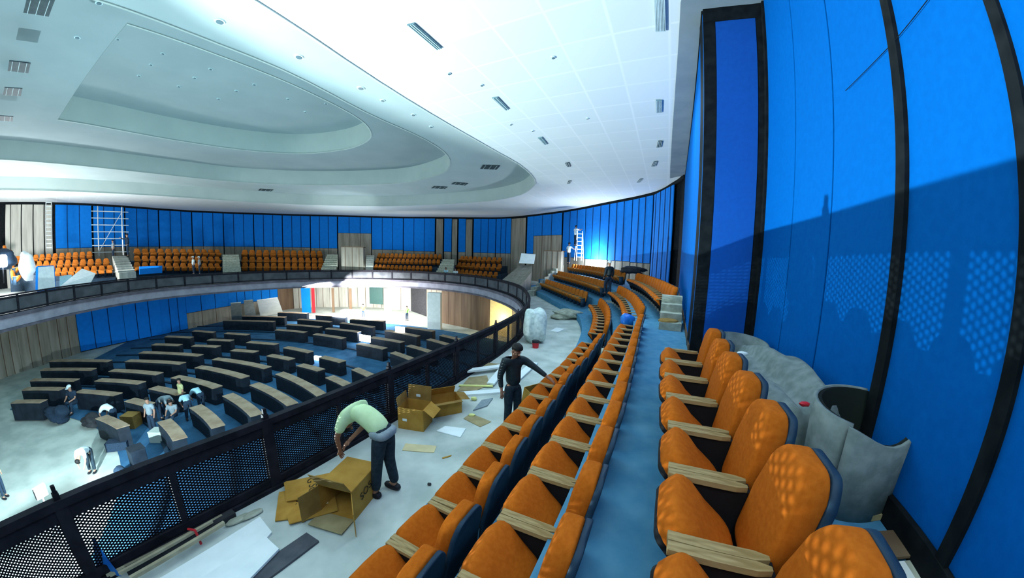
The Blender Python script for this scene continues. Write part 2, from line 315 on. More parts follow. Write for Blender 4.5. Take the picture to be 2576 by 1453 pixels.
# ------------------------------------------------------------------ lower hall walls
LW=[(-33.79,9.286,-8.3),(-33.98,10.755,-8.3),(-34.235,12.901,-8.3),(-34.483,15.528,-8.3),(-34.973,18.167,-8.3),(-34.408,21.952,-8.3),(-33.587,25.004,-8.3),(-33.443,27.678,-8.3),(-32.874,32.618,-8.3),(-32.495,35.97,-8.3),(-31.559,39.366,-8.3),(-30.566,41.194,-8.3),(-28.993,42.566,-8.3),(-26.419,43.495,-8.3),(-22.517,44.353,-8.3),(-18.882,44.433,-8.3),(-14.002,42.82,-8.3),(-10.876,39.454,-8.3),(-8.168,36.148,-8.3),(-5.555,34.519,-8.3),(-2.259,32.113,-8.3),(0.023,30.5,-8.3),(2.782,28.283,-8.3)]
LS=['ply','ply','ply','ply','felt','felt','felt','mix','mix','mix','brown','ply_lt','ply_lt','ply_lt','ply_lt','ply_lt','dark','ply','brown','brown','yellit','ply']
mb=MB(); P=[Vector((p[0],p[1],0)) for p in LW]; Pb=side(P,.25)
Pb=[p+(p-Vector((-16,12,0))).normalized()*.3 for p in P]
mb.strip(lift(Pb,-8.3),lift(Pb,-4.25)); wl=struct(mb,'wall_lower',M['dark'])
def low_panel(a,b,z0,z1,m,name,off=.06,seams=2,sm='brown'):
    mb=MB(); a=Vector((*a[:2],0));b=Vector((*b[:2],0)); d=(b-a).normalized(); nr=Vector((-d.y,d.x,0)); nr=nr if nr.dot(Vector((-16,12,0))-a)>0 else -nr
    c=(a+b)/2-nr*.12; mb.box((c.x,c.y,(z0+z1)/2),((b-a).length-.03,.08,z1-z0),math.atan2(d.y,d.x))
    for k in range(seams):
        q=a.lerp(b,(k+1)/(seams+1))-nr*.10; mb.box((q.x,q.y,(z0+z1)/2),(.06,.08,z1-z0-.02),math.atan2(d.y,d.x),1)
    return mb.build(name,[m,M[sm]],wl)
for a,b,s in zip(LW,LW[1:],LS):
    if s=='mix':
        low_panel(a,b,-6.6,-4.3,M['felt_far'],'felt_panel',sm='seam'); low_panel(a,b,-8.3,-6.65,M['ply'],'plywood_strip')
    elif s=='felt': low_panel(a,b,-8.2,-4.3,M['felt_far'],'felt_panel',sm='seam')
    else: low_panel(a,b,-8.3,-4.3,M[s],'plywood_strip' if 'ply' in s else 'wall_panel',seams=0 if s in('dark','yellit') else 2)
# ------------------------------------------------------------------ ceilings
RIM1=spline([(-8.8,-6),(-7.2,0),(-5.29,5.64),(-4.23,8.89),(-2.96,11.88),(-1.11,15.53),(.29,18.2),(1.24,21.2),(1.36,23.5),(.18,27.86),(-3.7,31.65),(-13,35.07),(-22,34.2),(-28.7,30.3),(-33.4,25.1),(-37.1,20.15),(-40.1,14.1),(-42,8),(-43,-6)],10)
RIM2=spline([(-13.4,-6),(-11.6,1),(-10.1,5.23),(-9.1,7.76),(-7.8,10.4),(-6.6,13.9),(-5.0,17.2),(-4.33,20),(-4.67,22.7),(-6.2,25.5),(-10.6,28.5),(-18.6,28.9),(-25.1,26.5),(-28.9,21.8),(-31.2,16.9),(-32.9,11.4),(-34.2,5),(-35,-6)],10)
RIM3=spline([(-12.7,7.8),(-11.6,10.2),(-10.0,13.6),(-8.9,17.2),(-9.1,19.6),(-10.3,21.4),(-12.8,22.9),(-16.8,23.4),(-20.6,21.6),(-23.6,17.8),(-25.6,12.2)],10)
mb=MB(); fill([OUT,RIM1],CEIL,mb); struct(mb,'ceiling',M['ceil_out'])
def closed(P): return P+[P[0]]
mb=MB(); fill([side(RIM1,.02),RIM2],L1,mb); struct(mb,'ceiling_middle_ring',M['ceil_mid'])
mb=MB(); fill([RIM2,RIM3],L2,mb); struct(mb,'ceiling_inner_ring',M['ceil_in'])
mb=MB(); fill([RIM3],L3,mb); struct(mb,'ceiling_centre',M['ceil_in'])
for nm,P,z0,z1 in(('trim_15',RIM1,CEIL,L1),('trim_16',RIM2,L1,L2),('trim_17',RIM3,L2,L3)):
    mb=MB(); C=resample(P,90)
    if nm=='trim_17': C=C+[C[0]]
    mb.strip(lift(C,z0-.02),lift(C,z1)); struct(mb,nm,M['cove'],smooth=False)
    mb=MB(); mb.rail(lift(resample(P,90),z0-.015),.08,.04); struct(mb,nm+'_lip',M['cove'])
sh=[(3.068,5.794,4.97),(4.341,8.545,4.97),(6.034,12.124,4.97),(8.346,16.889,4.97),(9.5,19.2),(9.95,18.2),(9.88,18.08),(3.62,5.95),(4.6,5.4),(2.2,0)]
mb=MB(); fill([[(p[0],p[1]) for p in sh]+[(1.6,.3)]],CEIL-.04,mb); struct(mb,'trim_18',M['painted_shade'])  # shadow band along the wall, painted as a dark strip under the ceiling
# ------------------------------------------------------------------ balcony railing
rl=thing('balcony_railing','dark steel balcony railing with expanded-metal infill, running round the upper seating','railing')
RS=arc(railp)
def rp(s,z): 
    p,_=at_s(railp,RS,s); return (p.x,p.y,z)
Smax=RS[-1]-2
far_s=next(RS[i] for i in range(len(railp)) if railp[i].y>13.6)
mb=MB(); P=[rp(s*.5,-2.34) for s in range(int(Smax*2))]; mb.rail(P,.11,.09); mb.build('handrail',M['steel'],rl)
mb=MB(); mb.rail([(x,y,z-.13) for x,y,z in P],.06,.13); mb.build('upper_rail',M['steel'],rl)
mb=MB(); mb.rail([(x,y,-3.27) for x,y,z in P],.07,.10); mb.build('lower_rail',M['steel'],rl)
mb=MB(); mb.rail([(x,y,-3.37) for x,y,z in P],.14,.06); mb.build('base_plate',M['steel'],rl)
s0=0.55; 
# line one wide post up with the measured one at (-4.36,1.6)
best=min(range(400),key=lambda k:(Vector(rp(k*.02+4,0)[:2])-Vector((-4.25,1.55))).length); sw=best*.02+4
step=1.16; k0=-int(sw/step); posts=[]
k=k0
while sw+k*step<Smax:
    s=sw+k*step
    if s>.3:
        wide=(k%2==0)
        if s<far_s or k%2==0:
            x,y,_=rp(s,0); _,t=at_s(railp,RS,s); mb=MB(); mb.box((x,y,-2.87),(.15 if wide else .07,.10 if wide else .06,1.02),math.atan2(t.y,t.x)); 
            if wide and s<far_s: mb.box((x,y,-2.27),(.07,.07,.08),math.atan2(t.y,t.x)); mb.box((x,y,-2.20),(.045,.045,.10),math.atan2(t.y,t.x))
            mb.build('post',M['steel'],rl)
        posts.append(s)
    k+=1
def mesh_panel(s0,s1):
    z0,z1=-3.22,-2.54; nx=int((s1-s0)/.062); nz=18; mb=MB(); w=.0115
    def pt(i,j,dz=0):
        p,t=at_s(railp,RS,s0+(s1-s0)*i/nx); return Vector((p.x,p.y,z0+(z1-z0)*j/nz+dz))
    for j in range(nz):
        for ph in (0,1):
            L=[pt(i,j+((i+ph+j)%2)*1.0) for i in range(nx+1)]
            up=[p+Vector((0,0,w)) for p in L]; dn=[p-Vector((0,0,w)) for p in L]
            mb.strip(dn,up)
    return mb.build('mesh_panel',M['meshm'],rl)
for a,b in zip(posts,posts[1:]):
    if a<far_s: mesh_panel(a+.0,b-.0)
q=[s for s in posts if s>=far_s-1.3]
s=q[0]
while s<Smax-2:       # the far side hangs behind a grey dust net
    mb=MB(); s2=min(s+4.64,Smax-1.5); A=[];B=[]
    for k in range(9):
        A.append(rp(s+(s2-s)*k/8,-3.22)); B.append(rp(s+(s2-s)*k/8,-2.46))
    mb.strip(A,B); mb.build('mesh_panel',M['net'],rl); s=s2
# ------------------------------------------------------------------ tip-up auditorium chairs (x along the row, +y towards the stage, z up from the tier)
def back_fn(p):
    z=p.z+.68; k=max(0,(z-.66)/.34); x=p.x*(1-.42*k*k); bulge=1+.35*max(0,min(1,(z-.5)/.3))*(1 if z<.9 else max(.2,1-(z-.9)*4))
    return Vector((x,p.y*bulge-.20-(z-.40)*.20,z))
def shell_fn(p):
    z=p.z+.55; k=max(0,(z-.66)/.34); return Vector((p.x*(1-.42*k*k),p.y-.285-(z-.40)*.20 if z>.4 else p.y-.285,z))
tilt=math.radians(40)
def seat_fn(p):
    y=p.y+.20; z=p.z+(.02 if p.y>.05 else 0); c,s=math.cos(tilt),math.sin(tilt)
    return Vector((p.x,y*c-z*s-.07,y*s+z*c+.335))
def cushion(fn,sz,m,name,e=.28,nu=20,nv=12): return MB().soft(sz,e,nu,nv,fn).mesh(name,m,True)
ME=dict(
 seat=cushion(seat_fn,(.48,.48,.18),M['orange'],'seat',e=.42),
 under=cushion(lambda p: seat_fn(Vector((p.x,p.y,p.z-.075))),(.45,.44,.05),M['under'],'seat_pan'),
 back=cushion(back_fn,(.47,.11,.64),M['orange'],'backrest',nv=16),
 shell=cushion(shell_fn,(.485,.05,.88),M['shell'],'back_shell',e=.22,nv=14))
def arm_mesh():
    mb=MB(); P=[(-.027,.24),(.027,.24),(.027,-.12),(.012,-.18),(-.012,-.18),(-.027,-.12)]; mb.prism(P,.600,.632); return mb.mesh('armrest',M['oak'])
def side_mesh():
    mb=MB(); P=[(.16,.60),(-.20,.60),(-.24,.10),(-.02,.10),(.12,.42)]
    v=[(-.018,y,z) for y,z in P]+[(.018,y,z) for y,z in P]; n=5
    mb.add(v,[tuple(range(n-1,-1,-1)),tuple(range(n,2*n))]+[(i,(i+1)%n,(i+1)%n+n,i+n) for i in range(n)],0)
    mb.box((0,-.14,.055),(.05,.22,.11),mi=1); return mb.mesh('side_frame',[M['under'],M['foot']])
ME['arm']=arm_mesh(); ME['side']=side_mesh()
def chair(loc,rz,label,group,scale=1.):
    t=thing('auditorium_chair',label,'chair',loc,rz,group); t.scale=(scale,)*3
    for nm,k,x in(('backrest','back',0),('seat','seat',0),('back_shell','shell',0),('armrest','arm',-.245),('armrest','arm',.245),('side_frame','side',-.25),('side_frame','side',.25)):
        o=bpy.data.objects.new(nm,ME[k]); COL.objects.link(o); o.parent=t; o.location=(x,0,0)
        if k=='seat': u=bpy.data.objects.new('seat_pan',ME['under']); COL.objects.link(u); u.parent=o
        if k=='back' : o['label']='orange upholstered backrest'
    return t
def far_mesh():
    mb=MB(); mb.soft((.50,.12,.62),.3,10,6,back_fn,0); mb.soft((.47,.46,.15),.3,10,6,seat_fn,0); mb.soft((.51,.05,.86),.25,8,5,shell_fn,1)
    for x in(-.25,.25): mb.box((x,.03,.615),(.055,.42,.035),mi=2); mb.box((x,-.05,.35),(.035,.26,.5),mi=1)
    return mb.mesh('auditorium_chair',[M['orange_far'],M['shell'],M['oak']],True)
FAR=far_mesh()
def far_chair(loc,rz,label,group,scale):
    o=bpy.data.objects.new('auditorium_chair',FAR); COL.objects.link(o); o.location=loc; o.rotation_euler=(0,0,rz); o.scale=(scale,)*3; return tag(o,label,'chair',group)
def row(curve,z,s0,s1,lab,group,near=True,pitch=.55,arm_y=.24,skip=()):
    S=arc(curve); n=int((s1-s0)/pitch+.5); pitch=(s1-s0)/max(1,n)
    for k in range(n):
        if k in skip: continue
        p,t=at_s(curve,S,s0+pitch*(k+.5)); nrm=Vector((-t.y,t.x,0)); o=p-nrm*arm_y; rz=math.atan2(nrm.y,nrm.x)-math.pi/2
        (chair if near else far_chair)(*(((o.x,o.y,z),rz,lab(k,n),group) if near else ((o.x,o.y,z),rz,lab(k,n),group,1.)))
def s_near(curve,pt):
    S=arc(curve); b=min(range(len(curve)),key=lambda i:(curve[i]-Vector((pt[0],pt[1],0))).length)
    c=curve; i=b; best=(1e9,0)
    for j in(max(0,b-1),b):
        if j+1<len(c):
            d=c[j+1]-c[j]; u=max(0,min(1,(Vector((pt[0],pt[1],0))-c[j]).dot(d)/d.length_squared)); q=c[j]+d*u; e=(q-Vector((pt[0],pt[1],0))).length
            if e<best[0]: best=(e,S[j]+u*d.length)
    return best[1]
# three rows beside the camera; the arm at a measured point fixes the rhythm of each
a1=s_near(ARM1,(-.98,2.19)); e1=s_near(ARM1,(1.95,8.5)); n1=round((e1-a1)/.55); e1=a1+n1*.55
def ordlab(k,n,head,tail): return '%s %s from the camera %s'%(head,ORD[k],tail)
row(ARM1,TIER[0],a1-2*.55,e1,lambda k,n:ordlab(k,n,'orange tip-up seat,','in the lowest row by the gangway'),'near block, lowest row of seats')
a2=s_near(ARM2,(-.02,1.91)); e2=s_near(ARM2,(3.1,8.6)); n2=round((e2-a2)/.55); e2=a2+n2*.55
row(ARM2,TIER[1],a2-2*.55,e2,lambda k,n:ordlab(k,n,'orange tip-up seat,','in the long middle row'),'near block, middle row of seats')
a3=s_near(ARM3,(.71,1.10))
row(ARM3,TIER[2],a3-1*.55,a3+6*.55,lambda k,n:ordlab(k,n,'large orange seat,','in the top row by the wall'),'near block, top row of seats')
# second block of seats, beyond the first gangway
for C,z,p,q,w,g in((ARM1,0,(2.5,9.75),(3.8,15.6),'lowest','second block, lowest row'),(ARM2,1,(3.40,9.35),(4.95,16.2),'middle','second block, middle row'),(ARM3,2,(4.3,9.2),(6.3,17.2),'top','second block, top row')):
    row(C,TIER[z],s_near(C,p),s_near(C,q),lambda k,n:'orange seat in the curved %s row of the block past the white sack'%w,g)
# third block, curving away below the bright patch on the wall
for C,z,p,q,w,g in((ARM1,0,(3.85,17.9),(2.3,26.6),'lowest','third block, lowest row'),(ARM2,1,(5.0,18.2),(3.75,29.0),'middle','third block, middle row'),(ARM3,2,(6.42,19.2),(5.3,31),'top','third block, top row')):
    row(C,TIER[z],s_near(C,p),s_near(C,q),lambda k,n:'small orange seat in the %s row below the brightly lit wall patch'%w,g,near=False,pitch=.62)
# far blocks: ends of each row's backrest tops, with their distance
BLK=[('floodlit left-hand block','floodlit',.80,[((-44.764,17.327,-0.284),(-40.782,23.364,-0.102),'back',12),((-42.873,18.005,-0.806),(-38.76,23.831,-0.821),'middle',11),((-40.594,19.419,-1.466),(-37.364,23.237,-1.432),'front',8)]),
 ('block behind the blue board','unlit',.80,[((-39.308,26.668,0.107),(-35.149,34.14,-0.062),'back',12),((-38.085,25.798,-0.612),(-34.095,33.072,-0.893),'middle',12),((-36.862,24.928,-1.247),(-33.041,32.004,-1.629),'front',12)]),
 ('block left of the first kiosk','unlit',.80,[((-34.327,36.355,-0.056),(-26.557,42.364,-0.136),'back',12),((-33.319,35.243,-0.929),(-25.649,41.163,-1.099),'middle',12),((-32.309,34.134,-1.607),(-24.87,39.881,-1.797),'front',12)]),
 ('wide block right of the first kiosk','dim',.62,[((-18.547,42.314,-0.353),(-9.847,43.909,-0.352),'back',15),((-18.22,40.928,-1.027),(-9.74,42.498,-1.039),'middle',15),((-17.791,39.586,-1.758),(-10.414,40.895,-1.9),'front',14)]),
 ('block left of the plywood ramp','dim',.62,[((-7.526,44.366,-0.522),(-1.499,42.474,-0.566),'back',9),((-7.631,42.825,-1.372),(-1.424,40.975,-1.415),'middle',9),((-7.459,41.332,-2.209),(-1.84,39.457,-2.365),'front',9)])]
for nm,lit,pt,rows_ in BLK:
    for a,b,w,n in rows_:
        a=Vector(a);b=Vector(b);d=(b-a); L=Vector((d.x,d.y)).length; mid=(a+b)/2; cen=Vector((-15,16)); 
        nr=Vector((-d.y,d.x,0)).normalized()
        if nr.dot(Vector((cen.x-mid.x,cen.y-mid.y,0)))<0: nr=-nr
        sc_=L/n/.56; rz=math.atan2(nr.y,nr.x)-math.pi/2; h=1.0*sc_
        for k in range(n):
            u=(k+.5)/n; p=a.lerp(b,u)-nr*(1.2*4*u*(1-u)*-.35)
            far_chair((p.x,p.y,p.z-h),rz,'%s orange seat in the %s row of the %s'%(lit,w,nm),'%s row, %s'%(w,nm),sc_)
        mb=MB(); q0=a-d.normalized()*.3; q1=b+d.normalized()*.3; P=[q0+nr*1.2,q1+nr*1.2,q1-nr*1.9,q0-nr*1.9]; zt=(a.z+b.z)/2-h-.0
        mb.prism([(p.x,p.y) for p in P],-4,zt); struct(mb,'floor_far_tier',M['shell'])
for p,l in(((-41.935,16.322,-0.775),'single orange seat standing left of the blue dustbin sack'),((-40.527,15.805,-1.434),'single orange seat in front, just behind the railing at the left'),((-45.443,16.946,0.716),'lone orange seat perched highest at the far left wall')):
    far_chair((p[0],p[1],p[2]-1.3),-2.4+math.pi/2,l,None,1.35)
# ------------------------------------------------------------------ lower hall: curved desk runs
DESK=[(-29.56,28.53,-24.08,29.23),(-28.55,24.09,-26.18,24.08),(-24.93,24.10,-22.54,24.09),(-29.06,21.84,-26.49,22.13),(-24.52,21.99,-22.36,22.15),
 (-27.63,19.63,-25.29,20.07),(-24.18,20.25,-21.99,20.48),(-20.79,22.15,-18.12,22.06),(-16.92,21.54,-14.30,20.77),(-20.26,20.05,-18.20,20.03),
 (-26.40,17.74,-21.41,18.39),(-16.75,19.60,-14.59,19.09),(-30.99,13.77,-26.51,15.52),(-25.35,16.02,-21.07,16.71),(-19.82,18.07,-15.03,17.35),
 (-12.96,20.02,-11.00,19.29),(-29.33,12.33,-25.71,13.94),(-24.36,14.29,-20.70,14.82),(-19.52,16.49,-15.17,15.68),(-13.43,18.28,-11.51,17.63),
 (-27.65,10.85,-24.64,12.23),(-23.39,12.82,-20.29,13.40),(-19.35,14.73,-15.54,14.10),(-13.72,16.72,-9.46,14.38),(-10.47,16.77,-8.62,15.69),
 (-26.31,9.72,-23.93,10.97),(-22.64,11.22,-19.93,11.77),(-19.01,13.13,-16.70,12.88),(-13.97,14.98,-10.28,13.19),(-24.72,8.33,-23.01,9.39),
 (-18.65,11.53,-17.08,11.46),(-14.27,13.47,-11.18,11.91),(-14.72,11.98,-12.04,10.66),(-14.85,10.45,-12.74,9.45),(-27.10,33.72,-23.52,34.02),
 (-29.44,30.96,-24.47,31.45),(-21.95,33.39,-18.06,32.84),(-17.04,31.97,-13.20,31.70),(-22.43,30.83,-18.34,30.29),(-21.89,28.41,-18.06,28.01),
 (-17.17,30.15,-13.16,28.97),(-17.24,27.68,-13.64,26.98),(-21.47,26.29,-18.23,25.92),(-17.10,25.57,-13.87,24.73),(-10.15,29.51,-7.13,28.40),
 (-11.80,25.50,-8.69,24.41),(-11.49,27.98,-7.97,26.41),(-11.99,23.51,-9.40,22.55),(-6.13,27.10,-4.03,25.70),(-6.89,25.66,-4.41,23.91),
 (-7.93,23.63,-5.36,21.98),(-8.52,21.80,-6.16,20.14),(-9.63,18.25,-7.78,17.04)]
DTOP=-7.30
def desk(ax,ay,bx,by,label,group):
    a=Vector((ax-DC[0],ay-DC[1]));b=Vector((bx-DC[0],by-DC[1])); r=(a.length+b.length)/2; ta=math.atan2(a.y,a.x); tb=math.atan2(b.y,b.x); n=max(3,int(abs(ta-tb)*r/.5))
    m=(a+b)/2; cx,cy=DC[0]+m.x,DC[1]+m.y
    def A(rr,z): return [(DC[0]+math.cos(ta+(tb-ta)*k/n)*(a.length+(b.length-a.length)*k/n+rr)-cx,DC[1]+math.sin(ta+(tb-ta)*k/n)*(a.length+(b.length-a.length)*k/n+rr)-cy,z-FLOOR_LOW) for k in range(n+1)]
    t=thing('desk_run',label,'desk',(cx,cy,FLOOR_LOW),0,group)
    def band(r0,r1,z0,z1,name,m):
        mb=MB(); P=A(r0,z0);Q=A(r1,z0);P2=A(r0,z1);Q2=A(r1,z1)
        mb.strip(P,P2);mb.strip(Q,Q2);mb.strip(P2,Q2);mb.strip(P,Q); mb.add([P[0],Q[0],Q2[0],P2[0]],[(0,1,2,3)]); mb.add([P[-1],Q[-1],Q2[-1],P2[-1]],[(0,1,2,3)]); return mb.build(name,m,t)
    band(-.26,-.20,FLOOR_LOW+.06,DTOP-.03,'front_panel',M['desk'])
    band(.14,.20,FLOOR_LOW+.06,DTOP-.03,'back_panel',M['desk'])
    band(-.27,.25,DTOP-.03,DTOP,'desk_top',M['desktop'])
    band(-.20,.14,DTOP-.42,DTOP-.39,'shelf',M['desk'])
    for P in(A(0,0)[0],A(0,0)[-1]):
        d=Vector((P[0]+m.x,P[1]+m.y)).normalized(); mb=MB(); mb.box((P[0],P[1],(.06+DTOP-.03-FLOOR_LOW)/2),(.42,.04,DTOP-.09-FLOOR_LOW),math.atan2(d.y,d.x)); mb.build('end_panel',M['desk'],t)
for i,(ax,ay,bx,by) in enumerate(DESK):
    r=math.hypot((ax+bx)/2-DC[0],(ay+by)/2-DC[1]); an=math.degrees(math.atan2((ay+by)/2-DC[1],(ax+bx)/2-DC[0]))
    ring=['innermost','second','third','fourth','fifth','sixth','seventh','eighth','ninth','tenth','outermost'][min(10,sum(r>q for q in(11.8,13.6,15.2,16.6,18.5,20.4,22.2,25.8,29,31.8)))]
    L=math.hypot(ax-bx,ay-by); sec='left end' if an>105 else ('left of centre' if an>93 else ('centre' if an>78 else ('right of centre' if an>68 else 'right end, near the railing')))
    desk(ax,ay,bx,by,'%s black desk run, %s ring from the open floor, %s'%('long' if L>3 else 'short',ring,sec),'desk runs, %s ring, %s, %s'%(ring,sec,'long' if L>3 else 'short'))
# ------------------------------------------------------------------ helpers for loose objects
def plate(name,label,cat,pts,th,m,group=None,parent=None):
    """flat sheet lying at the given corner points (world), thickness th upwards"""
    P=[Vector(p) for p in pts]; c=sum(P,Vector())/len(P); mb=MB(); mb_v=[p-c for p in P]; n=len(P)
    mb.add([*mb_v,*[p+Vector((0,0,th)) for p in mb_v]],[tuple(range(n-1,-1,-1)),tuple(range(n,2*n))]+[(i,(i+1)%n,(i+1)%n+n,i+n) for i in range(n)])
    o=mb.build(name,m,parent,loc=c); return tag(o,label,cat,group) if not parent else o
def up(p,dz): return (p[0],p[1],p[2]+dz)
def sheet3(name,label,cat,pts,th,m,group=None):
    """rigid board through 4 points in space, given thickness along its normal"""
    P=[Vector(p) for p in pts]; c=sum(P,Vector())/4; nr=(P[1]-P[0]).cross(P[3]-P[0]).normalized()*th; mb=MB(); v=[p-c for p in P]
    mb.add([*v,*[p+nr for p in v]],[(3,2,1,0),(4,5,6,7),(0,1,5,4),(1,2,6,5),(2,3,7,6),(3,0,4,7)]); return tag(mb.build(name,m,loc=c),label,cat,group)
def blob(name,label,cat,c,sz,m,e=.8,amp=.12,nu=18,nv=12,rz=0,seed=1,group=None):
    rr=random.Random(seed); ph=[(rr.uniform(0,6),rr.uniform(2,6),rr.uniform(2,6)) for _ in range(4)]
    def fn(p):
        k=1+sum(math.sin(a+b*p.x/sz[0]*2+d*p.z/sz[2]*2+b*p.y/sz[1]) for a,b,d in ph)*amp/3; q=p*k; q.z=max(-sz[2]/2,q.z)
        return q+Vector((0,0,sz[2]/2))
    o=MB().soft(sz,e,nu,nv,fn).build(name,m,loc=c,rz=rz,smooth=True); return tag(o,label,cat,group)
def text(s,size,m,parent,mat4,name='printed_text'):
    c=bpy.data.curves.new(name,'FONT'); c.body=s; c.size=size; c.extrude=.001; c.align_x='CENTER'; c.align_y='CENTER'; o=bpy.data.objects.new(name,c); COL.objects.link(o)
    dg=bpy.context.evaluated_depsgraph_get(); me=bpy.data.meshes.new_from_object(o.evaluated_get(dg)); bpy.data.objects.remove(o); me.materials.clear(); me.materials.append(m)
    o=bpy.data.objects.new(name,me); COL.objects.link(o); o.parent=parent; o.matrix_local=mat4; o['label']='black printed lettering %s'%s; return o
B=FLOOR_BAL
# ------------------------------------------------------------------ cartons on the gangway
def carton(label,c,rz,sz,flaps,mats=('card','card2'),texts=(),group=None,th=.012,tiltx=0):
    """open carton: four walls and base, named flaps (side, width along the edge, length, opening angle)"""
    t=thing('cardboard_carton',label,'carton',c,rz,group); t.rotation_euler=(tiltx,0,rz)
    x,y,z=sz; mb=MB()
    mb.box((0,0,th/2),(x,y,th)); mb.box((0,-y/2,z/2),(x,th,z)); mb.box((0,y/2,z/2),(x,th,z),mi=0); mb.box((-x/2,0,z/2),(th,y,z),mi=0); mb.box((x/2,0,z/2),(th,y,z),mi=0)
    mb.build('carton_body',[M[mats[0]],M[mats[1]]],t)
    for sd,w,l,ang in flaps:
        a=math.radians(ang)   # 0 = closed inwards, 90 = upright, 180 = folded flat outwards, 250 = hanging down
        base={'f':((0,-y/2,z),0),'b':((0,y/2,z),math.pi),'l':((-x/2,0,z),-math.pi/2),'r':((x/2,0,z),math.pi/2)}[sd]
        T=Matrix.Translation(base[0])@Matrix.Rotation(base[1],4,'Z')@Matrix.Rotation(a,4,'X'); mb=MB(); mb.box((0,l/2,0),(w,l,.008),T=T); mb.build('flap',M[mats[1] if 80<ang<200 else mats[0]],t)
    for s,size,Tm in texts: text(s,size,M['ink'],t,Tm)
    return t
# near carton the man bends over, with its flattened leaves on the floor beside it
n0=(-1.913,3.413,-3.4); n1=(-1.834,3.902,-3.4)
dv=(Vector(n1)-Vector(n0)); rz0=math.atan2(dv.y,dv.x)
t=thing('cardboard_carton','large cardboard carton with printed side, held open by the bending man','carton',(-2.12,3.62,B),rz0)
def face(nm,P,m,th=.009):
    P=[Vector(p) for p in P]; nr=(P[1]-P[0]).cross(P[3]-P[0]).normalized()*th; mb=MB(); mb.add(P+[p+nr for p in P],[(3,2,1,0),(4,5,6,7),(0,1,5,4),(1,2,6,5),(2,3,7,6),(3,0,4,7)]); return mb.build(nm,M[m],t)
X,Y,H=.31,.25,.44
mb=MB(); mb.box((0,0,.005),(2*X,2*Y,.01)); mb.box((0,-Y,H/2),(2*X,.01,H)); mb.box((0,Y,H/2),(2*X,.01,H)); mb.box((X,0,H/2),(.01,2*Y,H)); mb.box((0,0,H),(2*X,2*Y,.01)); mb.build('carton_body',M['card'],t)
face('flap',[(-X,-Y,H),(-X,Y,H),(-X-.12,Y+.02,H+.22),(-X-.12,-Y,H+.22)],'card2')
face('flap',[(-X,-Y,.02),(-X,-Y,H-.02),(-X-.22,-Y-.17,H-.10),(-X-.22,-Y-.17,.01)],'card')
face('flap',[(-X,Y,.02),(-X,Y,H-.02),(-X-.25,Y+.10,H-.04),(-X-.25,Y+.10,.02)],'card2')
face('flap',[(-X,-Y,.012),(-X,Y,.012),(-X-.26,Y,.03),(-X-.26,-Y,.03)],'card_in')
text('SOS',.15,M['ink'],t,Matrix.Translation((-.02,-Y-.012,.25))@Matrix.Rotation(math.pi/2,4,'X')@Matrix.Rotation(math.radians(12),4,'Z'))
def flat_card(label,pts,z,texts,notch=None):
    P=[Vector((*p[:2],B+z)) for p in pts]; c=sum(P,Vector())/len(P); t=thing('flattened_carton',label,'cardboard',c); n=len(P); v=[p-c for p in P]
    mb=MB(); mb.add([*v,*[p+Vector((0,0,.014)) for p in v]],[tuple(range(n-1,-1,-1)),tuple(range(n,2*n))]+[(i,(i+1)%n,(i+1)%n+n,i+n) for i in range(n)]); mb.build('cardboard_sheet',M['card'],t)
    for s,size,p,a in texts: text(s,size,M['ink'],t,Matrix.Translation(Vector((p[0],p[1],B+z+.016))-c)@Matrix.Rotation(a,4,'Z'))
    return t
ga=math.radians(-58)
f1=flat_card('flattened carton leaf printed SOS G, spread on the floor left of the open carton',[(-3.245,3.741,-3.36),(-2.655,4.07,-3.36),(-2.385,3.69,-3.36),(-2.701,3.501,-3.36),(-2.953,3.398,-3.36)],.045,[('SOS',.16,(-2.728,3.657,-3.34),ga),('G',.16,(-2.867,3.84,-3.34),ga)])
f2=flat_card('lower flattened carton leaf printed SOS, underneath at the left',[(-3.201,3.567,-3.38),(-3.012,3.689,-3.38),(-2.555,3.288,-3.38),(-2.639,3.188,-3.38),(-2.907,3.078,-3.38)],.012,[('SOS',.13,(-2.829,3.481,-3.37),ga),('KJ',.11,(-2.719,3.225,-3.37),-.2)])
f3=flat_card('flattened carton leaf with a strip of clear tape, nearest the camera',[(-2.804,3.517,-3.37),(-2.423,3.713,-3.37),(-2.199,3.38,-3.37),(-2.683,3.053,-3.37),(-2.791,3.161,-3.37)],.03,[])
mb=MB(); a=Vector((-2.64,3.34,-3.35));b=Vector((-2.384,3.475,-3.35)); c=f3.location; mb.bar(a-c+Vector((0,0,.012)),b-c+Vector((0,0,.012)),.05,.004); mb.build('tape_strip',M['tape'],f3)
# two cartons by the railing
c1=carton('tall open carton with white sticker, flaps up, beside the railing',(-1.83,5.72,B),math.radians(-9),(.52,.42,.44),[('b',.50,.30,95),('r',.38,.24,215),('l',.40,.18,100)])
for p in((-.12,-.218,.20),(-.02,.20,.53)):
    mb=MB(); mb.box(p,(.09,.004,.05)); mb.build('paper_sticker',M['white'],c1)
c2=carton('shallower open carton directly behind the tall one at the railing',(-1.38,6.35,B),math.radians(28),(.62,.44,.30),[('f',.56,.20,165),('b',.56,.22,60),('r',.40,.20,190)])
c3=carton('printed carton the standing man leans over, tipped against the seats',(.60,6.45,B+.12),math.radians(35),(.50,.46,.42),[('f',.46,.22,120),('r',.42,.2,150)],texts=[('SOS',.15,Matrix.Translation((-.0,-.24,.22))@Matrix.Rotation(math.pi/2,4,'X'))],tiltx=math.radians(14))
